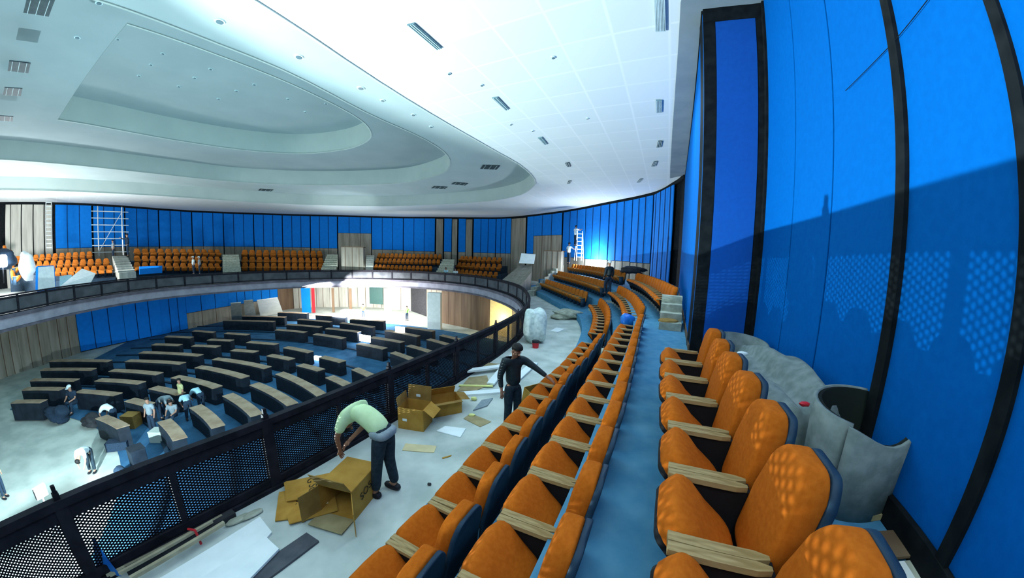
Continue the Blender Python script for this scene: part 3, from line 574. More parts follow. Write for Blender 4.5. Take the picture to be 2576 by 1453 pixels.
# loose scraps on the gangway
plate('white_foam_sheet','square white foam sheet lying alone on the concrete',"foam",[(-1.364,5.51,-3.4),(-1.233,5.697,-3.4),(-0.817,5.646,-3.4),(-0.877,5.336,-3.4)],.02,M['white'])
plate('cardboard_scrap','long torn brown cardboard scrap on the concrete near the bending man','cardboard',[(-1.81,4.845,-3.4),(-1.82,5.049,-3.4),(-1.254,5.036,-3.4),(-1.25,4.837,-3.4),(-1.555,4.84,-3.4)],.012,M['tape'])
plate('cardboard_scrap','brown cardboard scrap with yellow tape beyond the white foam sheet','cardboard',[(-0.923,6.037,-3.4),(-0.804,6.265,-3.4),(-0.342,5.953,-3.4),(-0.548,5.74,-3.4)],.012,M['card_in'])
plate('plastic_wrap','crumpled dark plastic wrap lying behind the cardboard scrap','plastic wrap',[(-0.766,6.374,-3.4),(-0.625,6.881,-3.4),(-0.374,7.004,-3.4),(-0.475,6.618,-3.4)],.03,M['greyc'])
plate('wooden_offcut','thin wooden offcut alone on the bare concrete','offcut',[(-1.085,4.708,-3.4),(-0.941,4.798,-3.4),(-0.948,4.764,-3.4),(-1.067,4.688,-3.4)],.015,M['card'])
blob('stone_chip','small dark lump on the concrete near the lowest seats','debris',(-1.137,4.057,-3.4),(.06,.05,.03),M['dark'],seed=4)
blob('yellow_tape_ball','crumpled yellow tape ball near the boards','tape',(-0.812,6.906,-3.4),(.14,.10,.08),M['yellow'],seed=5)
blob('yellow_tape_ball','crumpled yellow tape lying on the cardboard scrap','tape',(-0.766,6.166,-3.4),(.14,.08,.05),M['yellow'],seed=9)
# heap of long white foam strips by the railing
def strip_obj(name,label,cat,p,q,w,h,m,dz=0,group=None):
    p=Vector(p)+Vector((0,0,h/2+dz));q=Vector(q)+Vector((0,0,h/2+dz)); c=(p+q)/2; mb=MB(); mb.bar(p-c,q-c,w,h); return tag(mb.build(name,m,loc=c),label,cat,group)
strip_obj('foam_strip','long white foam strip behind the standing man, farthest of the three','foam',(-1.207,8.422,-3.4),(-0.2,8.919,-3.4),.20,.05,M['white'],.10)
strip_obj('foam_strip','white foam strip slanting up between the other two strips','foam',(-0.478,7.703,-3.4),(0.092,10.027,-3.4),.20,.05,M['white'],.05)
strip_obj('foam_strip','long white foam strip reaching the standing man, nearest the camera','foam',(-1.24,7.121,-3.4),(-0.084,7.421,-3.4),.20,.05,M['white'])
strip_obj('foam_strip','white foam strip beyond the standing man, pointing to the seats','foam',(0.201,8.201,-3.4),(0.775,9.508,-3.4),.22,.04,M['white'],.02)
strip_obj('yellow_edged_strip','thin strip with a yellow edge lying between the foam strips','strip',(-1.276,7.63,-3.4),(-0.414,7.659,-3.4),.06,.03,M['yellow'],.02)
plate('plywood_sheet','plywood sheet on the floor under the foam strips','plywood',[(-1.274,7.32,-3.4),(-1.103,8.23,-3.4),(-0.628,8.419,-3.4),(-0.506,7.802,-3.4),(-0.796,7.435,-3.4)],.02,M['card_in'])
plate('plywood_sheet','plywood sheet by the railing behind the foam strips','plywood',[(-0.999,8.845,-3.4),(-0.874,9.475,-3.4),(-0.152,9.328,-3.4),(-0.237,8.981,-3.4)],.03,M['card_in'])
# bottom left: foam boards, plank and timber battens along the foot of the railing
plate('foam_board','long white foam board in the bottom left corner of the gangway','foam',[(-3.733,1.631,-3.4),(-3.143,3.098,-3.4),(-2.824,2.904,-3.4),(-2.86,2,-3.4)],.03,M['white'])
plate('foam_board','second white foam board overlapping the long one, nearer the camera','foam',[(-3.244,1.822,-3.36),(-2.832,2.798,-3.36),(-2.552,2.667,-3.36),(-2.649,2.032,-3.36)],.03,M['white'])
plate('dark_plank','dark grey plank beside the white foam boards','plank',[(-2.776,2.244,-3.4),(-2.403,2.982,-3.4),(-2.188,2.893,-3.4),(-2.495,2.231,-3.4)],.03,M['greyplank'])
for i,(a,b,w) in enumerate([((-3.994,1.742,-3.3),(-3.59,2.799,-3.3),.035),((-3.805,1.754,-3.3),(-3.418,2.812,-3.3),.045),((-4.163,1.67,-3.36),(-3.6,2.961,-3.36),.04)]):
    strip_obj('timber_batten','pale timber batten in the tied bundle at the foot of the railing','batten',a,b,w,w,M['stick'],0,'tied timber battens')
strip_obj('pipe','dark pipe lying under the tied timber battens','pipe',(-4.051,1.863,-3.4),(-3.51,3.061,-3.4),.12,.08,M['dark'])
mb=MB(); P=[Vector((-3.685,2.535,-3.2)),Vector((-3.568,2.529,-3.18)),Vector((-3.558,2.54,-3.3)),Vector((-3.537,2.528,-3.38))]
for a,b in zip(P,P[1:]): mb.cyl(a-P[0],b-P[0],.014)
tag(mb.build('red_rope',M['red'],loc=P[0]),'red rope tied round the timber battens','rope')
for i,(x,y,l) in enumerate([(600,1310,'grey crumpled paper scraps at the foot of the railing'),(632,1300,'pale plaster scrap at the tips of the battens')]):
    blob('paper_scrap',l,'debris',[(-3.387,2.99,-3.4),(-3.284,3.102,-3.4)][i],(.30,.12,.05),M['rubble'],seed=20+i,rz=1)
tri=[(0,0,0),(.30,.10,0),(.02,.03,.42)]
c=Vector((-4.285,1.711,-3.38)); mb=MB(); P=[Vector((-4.335,1.791,-2.95)),Vector((-4.132,1.735,-3.1)),Vector((-4.076,1.771,-3.38)),Vector((-4.366,1.663,-3.38))]; c=P[3]
mb.add([p-c for p in P]+[p-c+Vector((.03,.01,0)) for p in P],[(0,1,2,3),(7,6,5,4),(0,1,5,4),(1,2,6,5),(2,3,7,6),(3,0,4,7)]); tag(mb.build('blue_plastic_sheet',M['bluefilm'],loc=c),'folded blue plastic sheet propped against the railing in the near left corner','plastic sheet')
# white sack and red bucket
sk=blob('white_sack','tall bulging white sack standing on the far gangway','sack',(0.927,12.001,-3.4),(.88,.8,1.32),M['bag'],e=.62,amp=.10,nu=28,nv=20,seed=3)
bk=thing('red_bucket','small red bucket with dark rim in front of the white sack','bucket',(0.922,11.261,-3.4)); mb=MB(); mb.cyl((0,0,0),(0,0,.20),.11,.13,14); mb.build('bucket_body',M['red'],bk); mb=MB(); mb.cyl((0,0,.20),(0,0,.27),.135,.135,14); mb.build('bucket_rim',M['dark'],bk)
blob('rubble_heap','pale rubble heap at the end of the blue riser','rubble',(3,16.86,-3.4),(1.5,1.1,.45),M['rubble'],amp=.35,seed=11)
plate('white_sheet','thin white sheet on the gangway in front of the rubble heap','sheet',[(1.784,13.886,-3.4),(2.142,14.539,-3.4),(2.473,14.256,-3.4),(2.053,13.622,-3.4)],.02,M['white'])
# gangway steps between the blocks of seats
def stairs(label,p,rz,n,w,run,rise,m,loc_z=None,group=None):
    t=thing('gangway_steps',label,'steps',p,rz,group); mb=MB()
    for k in range(n): mb.box((0,k*run+run/2,(k+1)*rise/2),(w,run,(k+1)*rise))
    mb.build('step_block',M[m],t); return t
stairs('beige steps beside the blue bay at the end of the top row',(4.10,7.75,TIER[2]),math.radians(-27),4,.55,.30,.20,'rubble')
stairs('dusty steps in the gap between the two nearest lower blocks',(2.20,8.75,TIER[0]),math.radians(-118),2,.7,.30,.20,'rubble')
stairs('dusty steps above the gap where the man in a cap stands',(4.35,17.0,TIER[0]),math.radians(-88),3,1.0,.4,.2,'rubble')
blob('dark_jacket_bundle','dark bundle left on the steps beside the top row','bundle',(4.153,7.984,-1.681),(.5,.4,.12),M['card2'],seed=31)
blob('blue_bag','bright blue bag on the empty seat space in the middle row','bag',(3.434,9.05,-2),(.4,.4,.35),M['bluefilm'],seed=33)
blob('black_bag','black bag heaped behind the third block of seats','bag',(7.532,19.603,-1.009),(1.5,.8,.45),M['dark'],seed=35,amp=.3)
# grey felt underlay heap between the top row and the wall
def felt_heap():
    t=thing('felt_heap','heap of loosely rolled grey felt underlay between the top row and the wall','felt roll',(2.55,1.95,TIER[2]))
    ax=Vector((.42,.907,0)); nx=Vector((.907,-.42,0)); mb=MB(); nu,nv=34,22; V=[]
    for i in range(nu):
        u=i/(nu-1)
        for j in range(nv):
            v=j/(nv-1); w=.60+.10*math.sin(u*5); ang=math.pi*(v); h=(.58+.24*min(1,u*3.5)-.28*u+.06*math.sin(u*9+v*4)+.05*math.sin(v*11+u*3))*(math.sin(ang)**.55 if 0<v<1 else 0)
            ridge=.12*math.exp(-((v-.62-.25*u)/.07)**2)-.10*math.exp(-((v-.45+.1*u)/.06)**2)
            endc=min(1,(u/.04+.75)); p=ax*(.30+u*2.6)+nx*((v-.5)*2*w*.78)+Vector((0,0,max(0,(h+ridge*(0<v<1))*endc))); V.append(p)
    F=[(i*nv+j,i*nv+j+1,(i+1)*nv+j+1,(i+1)*nv+j) for i in range(nu-1) for j in range(nv-1)]+[tuple(range(nv))]
    mb.add(V,F); mb.build('draped_felt',M['greyfelt'],t,smooth=True)
    # the near end stands up in an open scroll with the shade in its hollow painted black
    def scroll(c0,r0,h,a0,a1,lean,nm,m,top=.0):
        mb=MB(); V=[];n=40
        for k in range(n):
            a=a0+(a1-a0)*k/(n-1); rr=r0*(1-.12*k/n)
            for z,f in((0,1.0),(h*.5,1.05),(h*(1+top*math.sin(a)-.12*math.exp(-((a+1.85)/.5)**2)),1.12)): V.append(Vector((c0[0]+math.cos(a)*rr*f+lean[0]*z,c0[1]+math.sin(a)*rr*f*.8+lean[1]*z,c0[2]+z)))
        n3=3; mb.add(V,[(k*3+i,(k+1)*3+i,(k+1)*3+i+1,k*3+i+1) for k in range(n-1) for i in range(2)])
        o=mb.build(nm,m,t,smooth=True); md=o.modifiers.new('s','SOLIDIFY'); md.thickness=.03; return o
    scroll((.20,-.06,0),.43,.76,math.radians(-150),math.radians(212),(.10,.05),'standing_scroll',M['greyfelt'],.07)
    scroll((.20,-.06,0),.395,.75,math.radians(-150),math.radians(212),(.10,.05),'scroll_inside_shade',M['felt_shade'],.07)
    mb=MB(); P=[Vector((.20+.10*.4+math.cos(a)*.40,-.06+.05*.4+math.sin(a)*.31,.38)) for a in [2*math.pi*k/20 for k in range(20)]]; mb.add(P,[tuple(range(20))]); mb.build('hollow_shade',M['felt_shade'],t)  # black disc painting the shade down inside the roll
    scroll((1.0,2.5,0),.42,.62,math.radians(-60),math.radians(230),(.0,.05),'rear_scroll',M['greyfelt'],.1)
    return t
felt_heap()
blob('sweet_wrapper','red and white wrapper lying on the grey felt','wrapper',(2.36,2.10,TIER[2]+.72),(.09,.05,.04),M['red'],seed=41)
blob('white_wrapper','crumpled white wrapper on the far end of the grey felt','wrapper',(3.05,3.75,TIER[2]+.62),(.14,.10,.05),M['white'],seed=42)
# offcuts on the floor in the bottom right corner
for P,z,th,m,l in (([(2.479,1.452,-1.83),(2.8,1.365,-1.83),(2.677,1.117,-1.83),(2.373,1.211,-1.83)],.03,.02,'brown','dark brown board on the floor at the foot of the wall'),([(2.443,1.548,-1.83),(2.506,1.465,-1.83),(2.371,1.184,-1.83),(2.218,1.184,-1.83)],.005,.02,'rubble','pale dusty board at the left of the dark brown one'),([(2.347,1.205,-1.83),(2.658,1.109,-1.83),(2.559,0.915,-1.83),(2.237,1.05,-1.83)],.005,.02,'rubble','pale board in front of the dark brown one, nearest the camera'),([(2.463,1.148,-1.83),(2.535,1.125,-1.83),(2.472,0.969,-1.83),(2.385,1.003,-1.83)],.03,.015,'whitebd','narrow white offcut lying on the pale board'),([(2.746,1.65,-1.83),(2.887,1.633,-1.83),(2.825,1.536,-1.83),(2.703,1.555,-1.83)],.005,.05,'card_in','small pale offcut beside the grey felt scroll')):
    plate('board_offcut',l,'offcut',[up(p,z) for p in P],th,M[m])
# ------------------------------------------------------------------ ceiling fittings
def vent(label,P,z,m,group=None,n=6,frame=True):
    P=[Vector((p[0],p[1],z)) for p in P]; c=sum(P,Vector())/4; t=thing('ceiling_vent',label,'vent',c,0,group); v=[p-c for p in P]
    mb=MB(); mb.add([p*1.0+Vector((0,0,-.02)) for p in v]+[p+Vector((0,0,.01)) for p in v],[(0,1,2,3),(7,6,5,4),(0,1,5,4),(1,2,6,5),(2,3,7,6),(3,0,4,7)]); mb.build('grille',M[m],t)
    mb=MB()
    for k in range(n):
        u=(k+.5)/n; a=v[0].lerp(v[1],u)+Vector((0,0,-.03)); b=v[3].lerp(v[2],u)+Vector((0,0,-.03)); mb.bar(a,b,.02,.012)
    mb.build('louvre',M['slotw'],t)
g='slot diffusers in the bright outer ceiling'
vent('long slot diffuser nearest the rim in the bright outer ceiling',[(-2.463,6.813,5),(-2.29,6.771,5),(-1.869,7.679,5),(-2.02,7.739,5)],4.98,'slot',n=3)
vent('second slot diffuser along the bright outer ceiling',[(-0.813,10.273,5),(-0.632,10.212,5),(-0.275,11.055,5),(-0.401,11.156,5)],4.98,'slot',n=2)
vent('third slot diffuser along the bright outer ceiling',[(0.915,13.758,5),(1.092,13.645,5),(1.415,14.454,5),(1.284,14.575,5)],4.98,'slot',n=2)
vent('fourth small slot diffuser in the outer ceiling',[(2.682,17.396,5),(2.867,17.214,5),(3.089,17.966,5),(2.907,18.08,5)],4.98,'slotd',n=2)
vent('fifth tiny slot diffuser in the outer ceiling',[(3.573,21.536,5),(3.759,21.381,5),(3.803,22.224,5),(3.636,22.385,5)],4.98,'slotd',n=2)
vent('large louvred vent at the top edge beside the painted shadow strip',[(2.538,5.788,5),(2.737,5.753,5),(3.168,6.662,5),(2.955,6.714,5)],4.98,'slot',n=7)
vent('small louvred vent below the large one beside the painted shadow strip',[(4.336,9.83,5),(4.528,9.791,5),(4.896,10.606,5),(4.728,10.674,5)],4.98,'slot',n=5)
vent('third vent along the painted shadow strip',[(5.996,13.282,5),(6.171,13.24,5),(6.458,13.96,5),(6.28,14.059,5)],4.98,'slotd',n=3)
vent('fourth vent along the painted shadow strip',[(7.094,16.167,5),(7.255,16.051,5),(7.536,16.902,5),(7.348,17.034,5)],4.98,'slotd',n=3)
vent('fifth vent along the painted shadow strip, small with distance',[(7.872,19.944,5),(8.019,19.792,5),(8.208,20.776,5),(8.056,20.941,5)],4.98,'slotd',n=3)
for i,(P,l) in enumerate([([(-11.545,3.624,6.1),(-10.974,4.328,6.1),(-11.904,4.676,6.1),(-12.232,3.896,6.1)],'large dark vent in the top left corner of the ceiling'),([(-15.717,5.055,6.1),(-15.381,5.852,6.1),(-16.304,6.205,6.1),(-16.62,5.392,6.1)],'dark vent, second down the left side of the ceiling'),([(-18.389,6.008,6.1),(-18.027,6.744,6.1),(-18.948,7.086,6.1),(-19.312,6.313,6.1)],'dark vent, third down the left side of the ceiling'),([(-22.403,7.191,6.1),(-22.082,8.046,6.1),(-22.91,8.347,6.1),(-23.204,7.499,6.1)],'dark vent at the left edge, fourth down the side'),
   ([(-2.261,22.337,6.1),(-1.075,22.345,6.1),(-1.378,23.428,6.1),(-2.553,23.3,6.1)],'dark vent nearest the right tip of the stepped ceiling'),([(-5.284,27.911,6.1),(-4.121,28.313,6.1),(-4.532,29.17,6.1),(-5.724,28.741,6.1)],'dark vent, right one of the pair on the stepped ceiling'),([(-7.513,29.679,6.1),(-6.304,29.983,6.1),(-6.773,30.939,6.1),(-8.017,30.614,6.1)],'dark vent, left one of the pair on the stepped ceiling'),([(-25.714,29.833,6.1),(-24.636,30.46,6.1),(-25.564,31.249,6.1),(-26.575,30.607,6.1)],'dark vent alone low in the middle of the stepped ceiling')]):
    vent(l,P,6.07,'slotd',n=3)
for zz,L,w,g in ((6.1,[(-7.963,7.37,6.1),(-6.914,9.438,6.1),(-5.876,11.666,6.1)],.16,'downlights along the edge of the second ceiling step'),(6.1,[(-5.449,12.727,6.1),(-4.619,14.169,6.1),(-4.161,15.569,6.1),(-12.44,6.052,6.1),(-10.204,5.303,6.1)],.12,'small downlights on the second ceiling step'),(8.9,[(-16.764,10.035,8.9),(-16.051,11.87,8.9),(-15.12,13.803,8.9),(-14.178,15.771,8.9),(-17.572,12.435,8.9),(-16.703,14.308,8.9),(-15.75,16.205,8.9),(-19.283,13.051,8.9),(-18.452,14.843,8.9),(-17.634,16.833,8.9),(-13.503,17.709,8.9),(-11.612,18.643,8.9),(-13.658,19.617,8.9)],.11,'tiny downlights in the central ceiling recess'),(5.0,[(-1.924,8.874,5),(-1.072,9.505,5),(0.87,8.011,5),(-0.23,12.438,5),(2.556,11.594,5),(0.649,13.018,5)],.06,'sprinkler heads in the outer ceiling')):
    for p in L:
        nm='sprinkler_head' if zz==5.0 else 'ceiling_downlight'
        mb=MB(); mb.cyl((0,0,0),(0,0,-.03),w,w*.9,14,0); mb.cyl((0,0,-.03),(0,0,-.045),w*.6,w*.6,12,1); o=mb.build(nm,[M['slotw'],M['glass']],loc=(p[0],p[1],zz)); tag(o,{.16:'round recessed downlight on the broad ceiling step',.12:'small round downlight on the ceiling step',.11:'tiny round downlight in the central ceiling recess',.06:'tiny sprinkler head in the bright outer ceiling'}[w],'ceiling light' if zz!=5.0 else 'sprinkler',g)
# ------------------------------------------------------------------ far balcony clutter
def box_at(name,label,cat,pl,pr,h,depth,m,group=None,parts=None):
    """upright box between two measured base corners"""
    a=Vector(pl);b=Vector(pr);c=(a+b)/2;d=b-a; t=thing(name,label,cat,(c.x,c.y,min(a.z,b.z)),math.atan2(d.y,d.x),group); L=Vector((d.x,d.y)).length
    return t,L
def kiosk(label,pl,pr,z0,z1,depth,m='ply'):
    t,L=box_at('plywood_kiosk',label,'kiosk',(pl[0],pl[1],z0),(pr[0],pr[1],z0),0,0,m); h=z1-z0
    mb=MB(); mb.box((0,depth/2,h/2),(L,depth,h)); mb.build('kiosk_body',M[m],t)
    mb=MB(); mb.box((0,depth/2,h+.03),(L+.15,depth+.15,.08)); mb.build('kiosk_cap',M['brown'],t)
    for k in(-1,0,1): mb=MB(); mb.box((k*L/3.2,-.02,h/2),(.05,.03,h-.1)); mb.build('cover_strip',M['brown'],t)
    return t
kiosk('grey plywood kiosk on the far balcony below the pale wall opening',(-21.785,38.803,-2.414),(-19.203,39.589,-2.399),-3.4,.35,1.6)
kiosk('grey plywood kiosk at the foot of the right-hand opening, beside the steps',(3.211,32.843,-2.076),(4.885,32.131,-1.977),-2.9,.35,1.3)
t=thing('plywood_ramp','plywood-sided ramp running down to the balcony front beside the white board','ramp',(0.514,30.996,-2.425)); 
P=[(-1.419,29.466,-2.955),(0.444,24.496,-3.154),(1.627,27.452,-2.113),(1.984,32.94,-1.046),(0.882,34.989,-1.148)]
c=t.location; v=[Vector((p[0],p[1],-3.4))-c for p in P]; hs=[-2.9,-2.75,-1.6,-1.2,-1.2]; tp=[Vector((p[0],p[1],h))-c for p,h in zip(P,hs)]; mb=MB(); mb.add(v+tp,[(4,3,2,1,0),(5,6,7,8,9)]+[(i,(i+1)%5,(i+1)%5+5,i+5) for i in range(5)]); mb.build('ramp_side',M['ply'],t)
sheet3('white_board','white board propped on the ramp in front of the plywood wall','board',[(0.665,32.993,-1.005),(2.156,32.428,-1.023),(2.319,32.918,-0.049),(0.893,33.488,0.03)],.06,M['white'])
sheet3('blue_board','blue board standing behind the far balcony railing','board',[(-33.74,23.294,-2.276),(-33.49,25.347,-2.271),(-33.466,25.378,-1.589),(-33.715,23.33,-1.558)],.08,M['felt_far'])
def far_steps(label,c0,c1,t0,t1,n=7,m='rubble'):
    """flight between a lower and an upper edge"""
    a,b,c,d=[Vector(p) for p in(c0,c1,t1,t0)]; t=thing('gangway_steps',label,'steps',(a+b)/2); o=t.location; mb=MB()
    for k in range(n):
        p=a.lerp(d,k/n);q=b.lerp(c,k/n);r=b.lerp(c,(k+1)/n);s_=a.lerp(d,(k+1)/n); z=r.z
        V=[Vector((x.x,x.y,p.z-1.0))-o for x in(p,q,r,s_)]+[Vector((x.x,x.y,z))-o for x in(p,q,r,s_)]; mb.add(V,[(3,2,1,0),(4,5,6,7),(0,1,5,4),(1,2,6,5),(2,3,7,6),(3,0,4,7)])
    mb.build('step_block',M[m],t)
far_steps('rubble-strewn steps beside the floodlit left-hand block',(-34.588,22.015,-2.263),(-34.703,23.658,-2.245),(-39.075,24.273,-0.682),(-39.245,25.861,-0.651),8,'ply_lt')
far_steps('grey steps between the two unlit blocks of seats',(-30.806,29.999,-2.2),(-29.928,31.569,-2.275),(-35.049,34.243,-0.683),(-33.844,35.434,-0.692),6)
far_steps('grey steps on the left of the first kiosk',(-23.569,37.155,-2.464),(-22.072,38.064,-2.482),(-25.256,41.405,-0.665),(-24.115,42.08,-0.654),7)
far_steps('pale steps on the right of the first kiosk',(-18.079,37.91,-2.389),(-17.311,38.267,-2.391),(-19.687,41.574,-0.69),(-18.753,42.004,-0.678),7,'ply_lt')
far_steps('debris-covered steps between the last two far blocks',(-9.345,37.864,-2.759),(-7.107,37.329,-2.853),(-9.305,42.493,-1.029),(-7.756,42.295,-0.989),7)
far_steps('narrow steps right of the grey kiosk leading down to the blue riser',(1.084,24.976,-3.23),(1.807,25.436,-3.172),(5.237,33.594,-1.133),(4.656,33.68,-1.155),9)
# scaffold tower and ladder by the far left wall
t=thing('scaffold_tower','pale scaffold tower standing before the blue wall at the far left','scaffold',(-41.658,25.8,-0.6)); s0=Vector((-41.658,25.8,-0.6)); q0=Vector((-42.071,25.12,-0.577)); ux=(s0-q0).normalized(); ux.z=0; ux.normalize(); hgt=CEIL-.6-s0.z
for i,x in enumerate((-1.1,1.1)):
    for y in(-.5,.5): mb=MB(); p=ux*x+Vector((-ux.y,ux.x,0))*y; mb.cyl(p,p+Vector((0,0,hgt)),.05,n=6); mb.build('upright',M['metal'],t)
for k in range(7):
    mb=MB(); z=.35+k*hgt/7.2; mb.bar(ux*-1.7+Vector((0,0,z)),ux*1.7+Vector((0,0,z)),.08); mb.build('crossbar',M['metal'],t)
mb=MB(); mb.bar(ux*-1.1+Vector((0,0,.4)),ux*1.1+Vector((0,0,hgt-.5)),.05); mb.build('brace',M['metal'],t)
t=thing('ladder','tall ladder leaning on the pale plywood at the far left','ladder',(-43.45,20.398,0.139)); s0=t.location; a=Vector((-43.559,20.166,0.149));b=Vector((-43.341,20.629,0.129)); ux=(b-a); ux.z=0; w=ux.length/2; ux.normalize(); hh=4.6
for sgn in(-1,1): mb=MB(); mb.bar(ux*w*sgn,ux*w*sgn+Vector((0,0,hh)),.07); mb.build('stile',M['metal'],t)
for k in range(12): mb=MB(); mb.bar(ux*-w+Vector((0,0,.2+k*hh/12)),ux*w+Vector((0,0,.2+k*hh/12)),.08); mb.build('rung',M['metal'],t)
# bright boards and sacks at the floodlit corner
sheet3('framed_sheet','blue-framed white sheet standing upright in the floodlight at the left railing','board',[(-31.184,13.549,-2.521),(-31.147,14.837,-2.559),(-31.594,15.06,-1.055),(-31.584,13.882,-1.028)],.10,M['litface'])
fsh=bpy.data.objects['framed_sheet']; a,b,c,d=[v.co.copy() for v in fsh.data.vertices[:4]]
for p,q in((a,b),(b,c),(c,d),(d,a)): mb=MB(); mb.bar(p,q,.16); fo=mb.build('frame_bar',M['felt_far'],fsh); fo['label']='blue frame bar'
sheet3('white_sheet','glaring white panel lying askew beside the railing near the lit seats','board',[(-31.009,15.122,-2.532),(-30.985,17.326,-2.598),(-32.061,18.469,-1.883),(-33.381,18.158,-1.505)],.10,M['litface'])
sheet3('white_sheet','small pale sheet behind the railing between the lit panels','board',[(-33.703,16.442,-2.693),(-33.271,17.301,-2.653),(-33.738,17.485,-1.888),(-34.126,16.717,-1.95)],.10,M['paleblue'])
blob('white_sack','slumped white sack in the floodlight left of the framed sheet','sack',(-33.248,13.804,-1.955),(1.3,1.1,2.0),M['litface'],seed=51,amp=.15)
blob('teal_sack','dark teal sack at the left edge above the floodlight','sack',(-33.839,12.284,-1.071),(2.2,1.6,1.4),M['navy'],seed=53)
fl=thing('floodlight','floodlight on a stand glaring at the left edge of the far balcony','floodlight',(-32,11.488,-1.856)); mb=MB(); mb.cyl((0,0,0),(0,0,1.1),.05,n=8); mb.build('stand',M['dark'],fl); mb=MB(); mb.soft((.9,.5,.8),.4,12,8,lambda p:p+Vector((0,0,1.4))); mb.build('lamp_head',M['lampw'],fl,smooth=True)
# fixtures: floodlight in the near left of the hall
fl=thing('floodlight','glaring floodlight on a tripod on the open floor of the lower hall','floodlight',(F1[0]-.25,F1[1],FLOOR_LOW))
mb=MB(); mb.cyl((0,0,.6),(0,0,1.95),.03,n=8); mb.build('pole',M['dark'],fl)
for k in range(3): a=k*2.1; mb=MB(); mb.cyl((0,0,.8),(math.cos(a)*.5,math.sin(a)*.5,0),.02,n=6); mb.build('leg',M['dark'],fl)
mb=MB(); mb.box((0,0,1.95),(.12,.42,.34)); mb.build('lamp_housing',M['dark'],fl)
mb=MB(); mb.box((.02,0,1.95),(.16,.36,.28)); mb.build('lamp_face',M['lampw'],fl)
# lower hall clutter
sheet3('leaning_board','tall narrow pale board leaning on the lower wall, left one','board',[(-32.161,32.074,-8.2),(-31.293,32.746,-8.2),(-27.648,28.906,-5.377),(-28.306,28.263,-5.387)],.08,M['ply_lt'])
sheet3('leaning_board','tall narrow pale board leaning on the lower wall, right one','board',[(-31.328,33.207,-8.2),(-30.565,34.113,-8.2),(-27.854,30.764,-5.404),(-28.49,30.176,-5.429)],.08,M['ply_lt'])
sheet3('leaning_board','wide pale sheet pair leaning against the end of the blue lower wall','board',[(-30.815,35.058,-8.2),(-29.696,37.759,-8.2),(-27.272,33.889,-5.552),(-28.57,32.136,-5.672)],.08,M['whitebd'])
def post_box(name,label,cat,pl,pr,z0,z1,depth,m):
    a=Vector((pl[0],pl[1],0));b=Vector((pr[0],pr[1],0));c=(a+b)/2;d=b-a; mb=MB(); mb.box((0,0,(z1-z0)/2),(d.length,depth,z1-z0)); o=mb.build(name,M[m],loc=(c.x,c.y,z0),rz=math.atan2(d.y,d.x)); return tag(o,label,cat)
post_box('wrapped_column','pale blue wrapped column under the balcony right of the dark recess','column',(-8.912,33.24,-8.3),(-7.482,33.101,-8.3),-8.3,-4.35,.6,'whitebd')
post_box('green_board','dark green display board standing in the bright stage area','board',(-19.215,41.334,-8),(-17.259,41.123,-8),-7.2,-4.9,.1,'green')
post_box('white_screen','white screen standing beside the dark green board','board',(-15.591,37.575,-8.3),(-15.144,38.662,-8.3),-8.3,-4.6,.1,'white')
post_box('red_door','narrow red door leaf at the left of the bright stage area','door',(-26.01,38.657,-8),(-25.659,38.735,-8),-8.2,-4.8,.1,'red')
post_box('blue_door','blue door leaf left of the red one','door',(-27.314,38.363,-8),(-26.211,38.612,-8),-8.2,-4.8,.08,'felt_far')
post_box('brown_doorframe','brown door frame on the left of the bright stage wall','door frame',(-23.655,39.473,-8),(-23.351,39.539,-8),-8.2,-5.0,.08,'brown')
post_box('brown_doorframe','brown door frame nearer the dark green board','door frame',(-21.336,39.677,-8),(-20.983,39.752,-8),-8.2,-5.0,.08,'brown')
post_box('work_table','pale work table glaring in the bright stage area','table',(-21.089,37.475,-8.3),(-17.732,37.403,-8.3),-8.3,-7.4,1.0,'white')
post_box('lit_screen','glowing white screen on a desk in the middle of the hall','screen',(-12.214,24.168,-7.3),(-11.166,23.882,-7.3),-7.3,-6.75,.06,'lampb')
post_box('lit_screen','glowing white screen near the wrapped column','screen',(-10.454,27.555,-7.3),(-9.549,27.414,-7.3),-7.3,-6.8,.06,'lampb')
post_box('work_lamp','small glaring work lamp on the carpet between the desks','lamp',(-14.772,21.769,-8.2),(-14.198,21.693,-8.2),-8.2,-7.95,.3,'lampb')
# ------------------------------------------------------------------ people: skinned skeletons, +y is the way the body faces
def skin_mesh(name,verts,edges,rad,m,sub=1):
    me=bpy.data.meshes.new(name); me.from_pydata(verts,edges,[]); o=bpy.data.objects.new(name,me); COL.objects.link(o)
    sk=o.modifiers.new('sk','SKIN'); lay=me.skin_vertices[0].data
    for i,r in enumerate(rad):
        lay[i].radius=(r,r) if not isinstance(r,tuple) else r; lay[i].use_root=(i==0)
    if sub: s=o.modifiers.new('su','SUBSURF'); s.levels=sub; s.render_levels=sub
    dg=bpy.context.evaluated_depsgraph_get(); out=bpy.data.meshes.new_from_object(o.evaluated_get(dg)); bpy.data.objects.remove(o); bpy.data.meshes.remove(me)
    out.materials.clear(); out.materials.append(m); out.polygons.foreach_set('use_smooth',[True]*len(out.polygons)); out.name=name; return out
STAND=dict(pelvis=(0,0,.94),spine=(0,.0,1.14),chest=(0,.0,1.33),neck=(0,-.005,1.48),head=(0,.015,1.60),
 shL=(-.19,0,1.42),elL=(-.25,-.02,1.14),wrL=(-.26,.06,.90),shR=(.19,0,1.42),elR=(.25,-.02,1.14),wrR=(.26,.06,.90),
 hpL=(-.09,0,.90),knL=(-.10,.02,.50),anL=(-.11,-.01,.09),hpR=(.09,0,.90),knR=(.10,.02,.50),anR=(.11,-.01,.09))
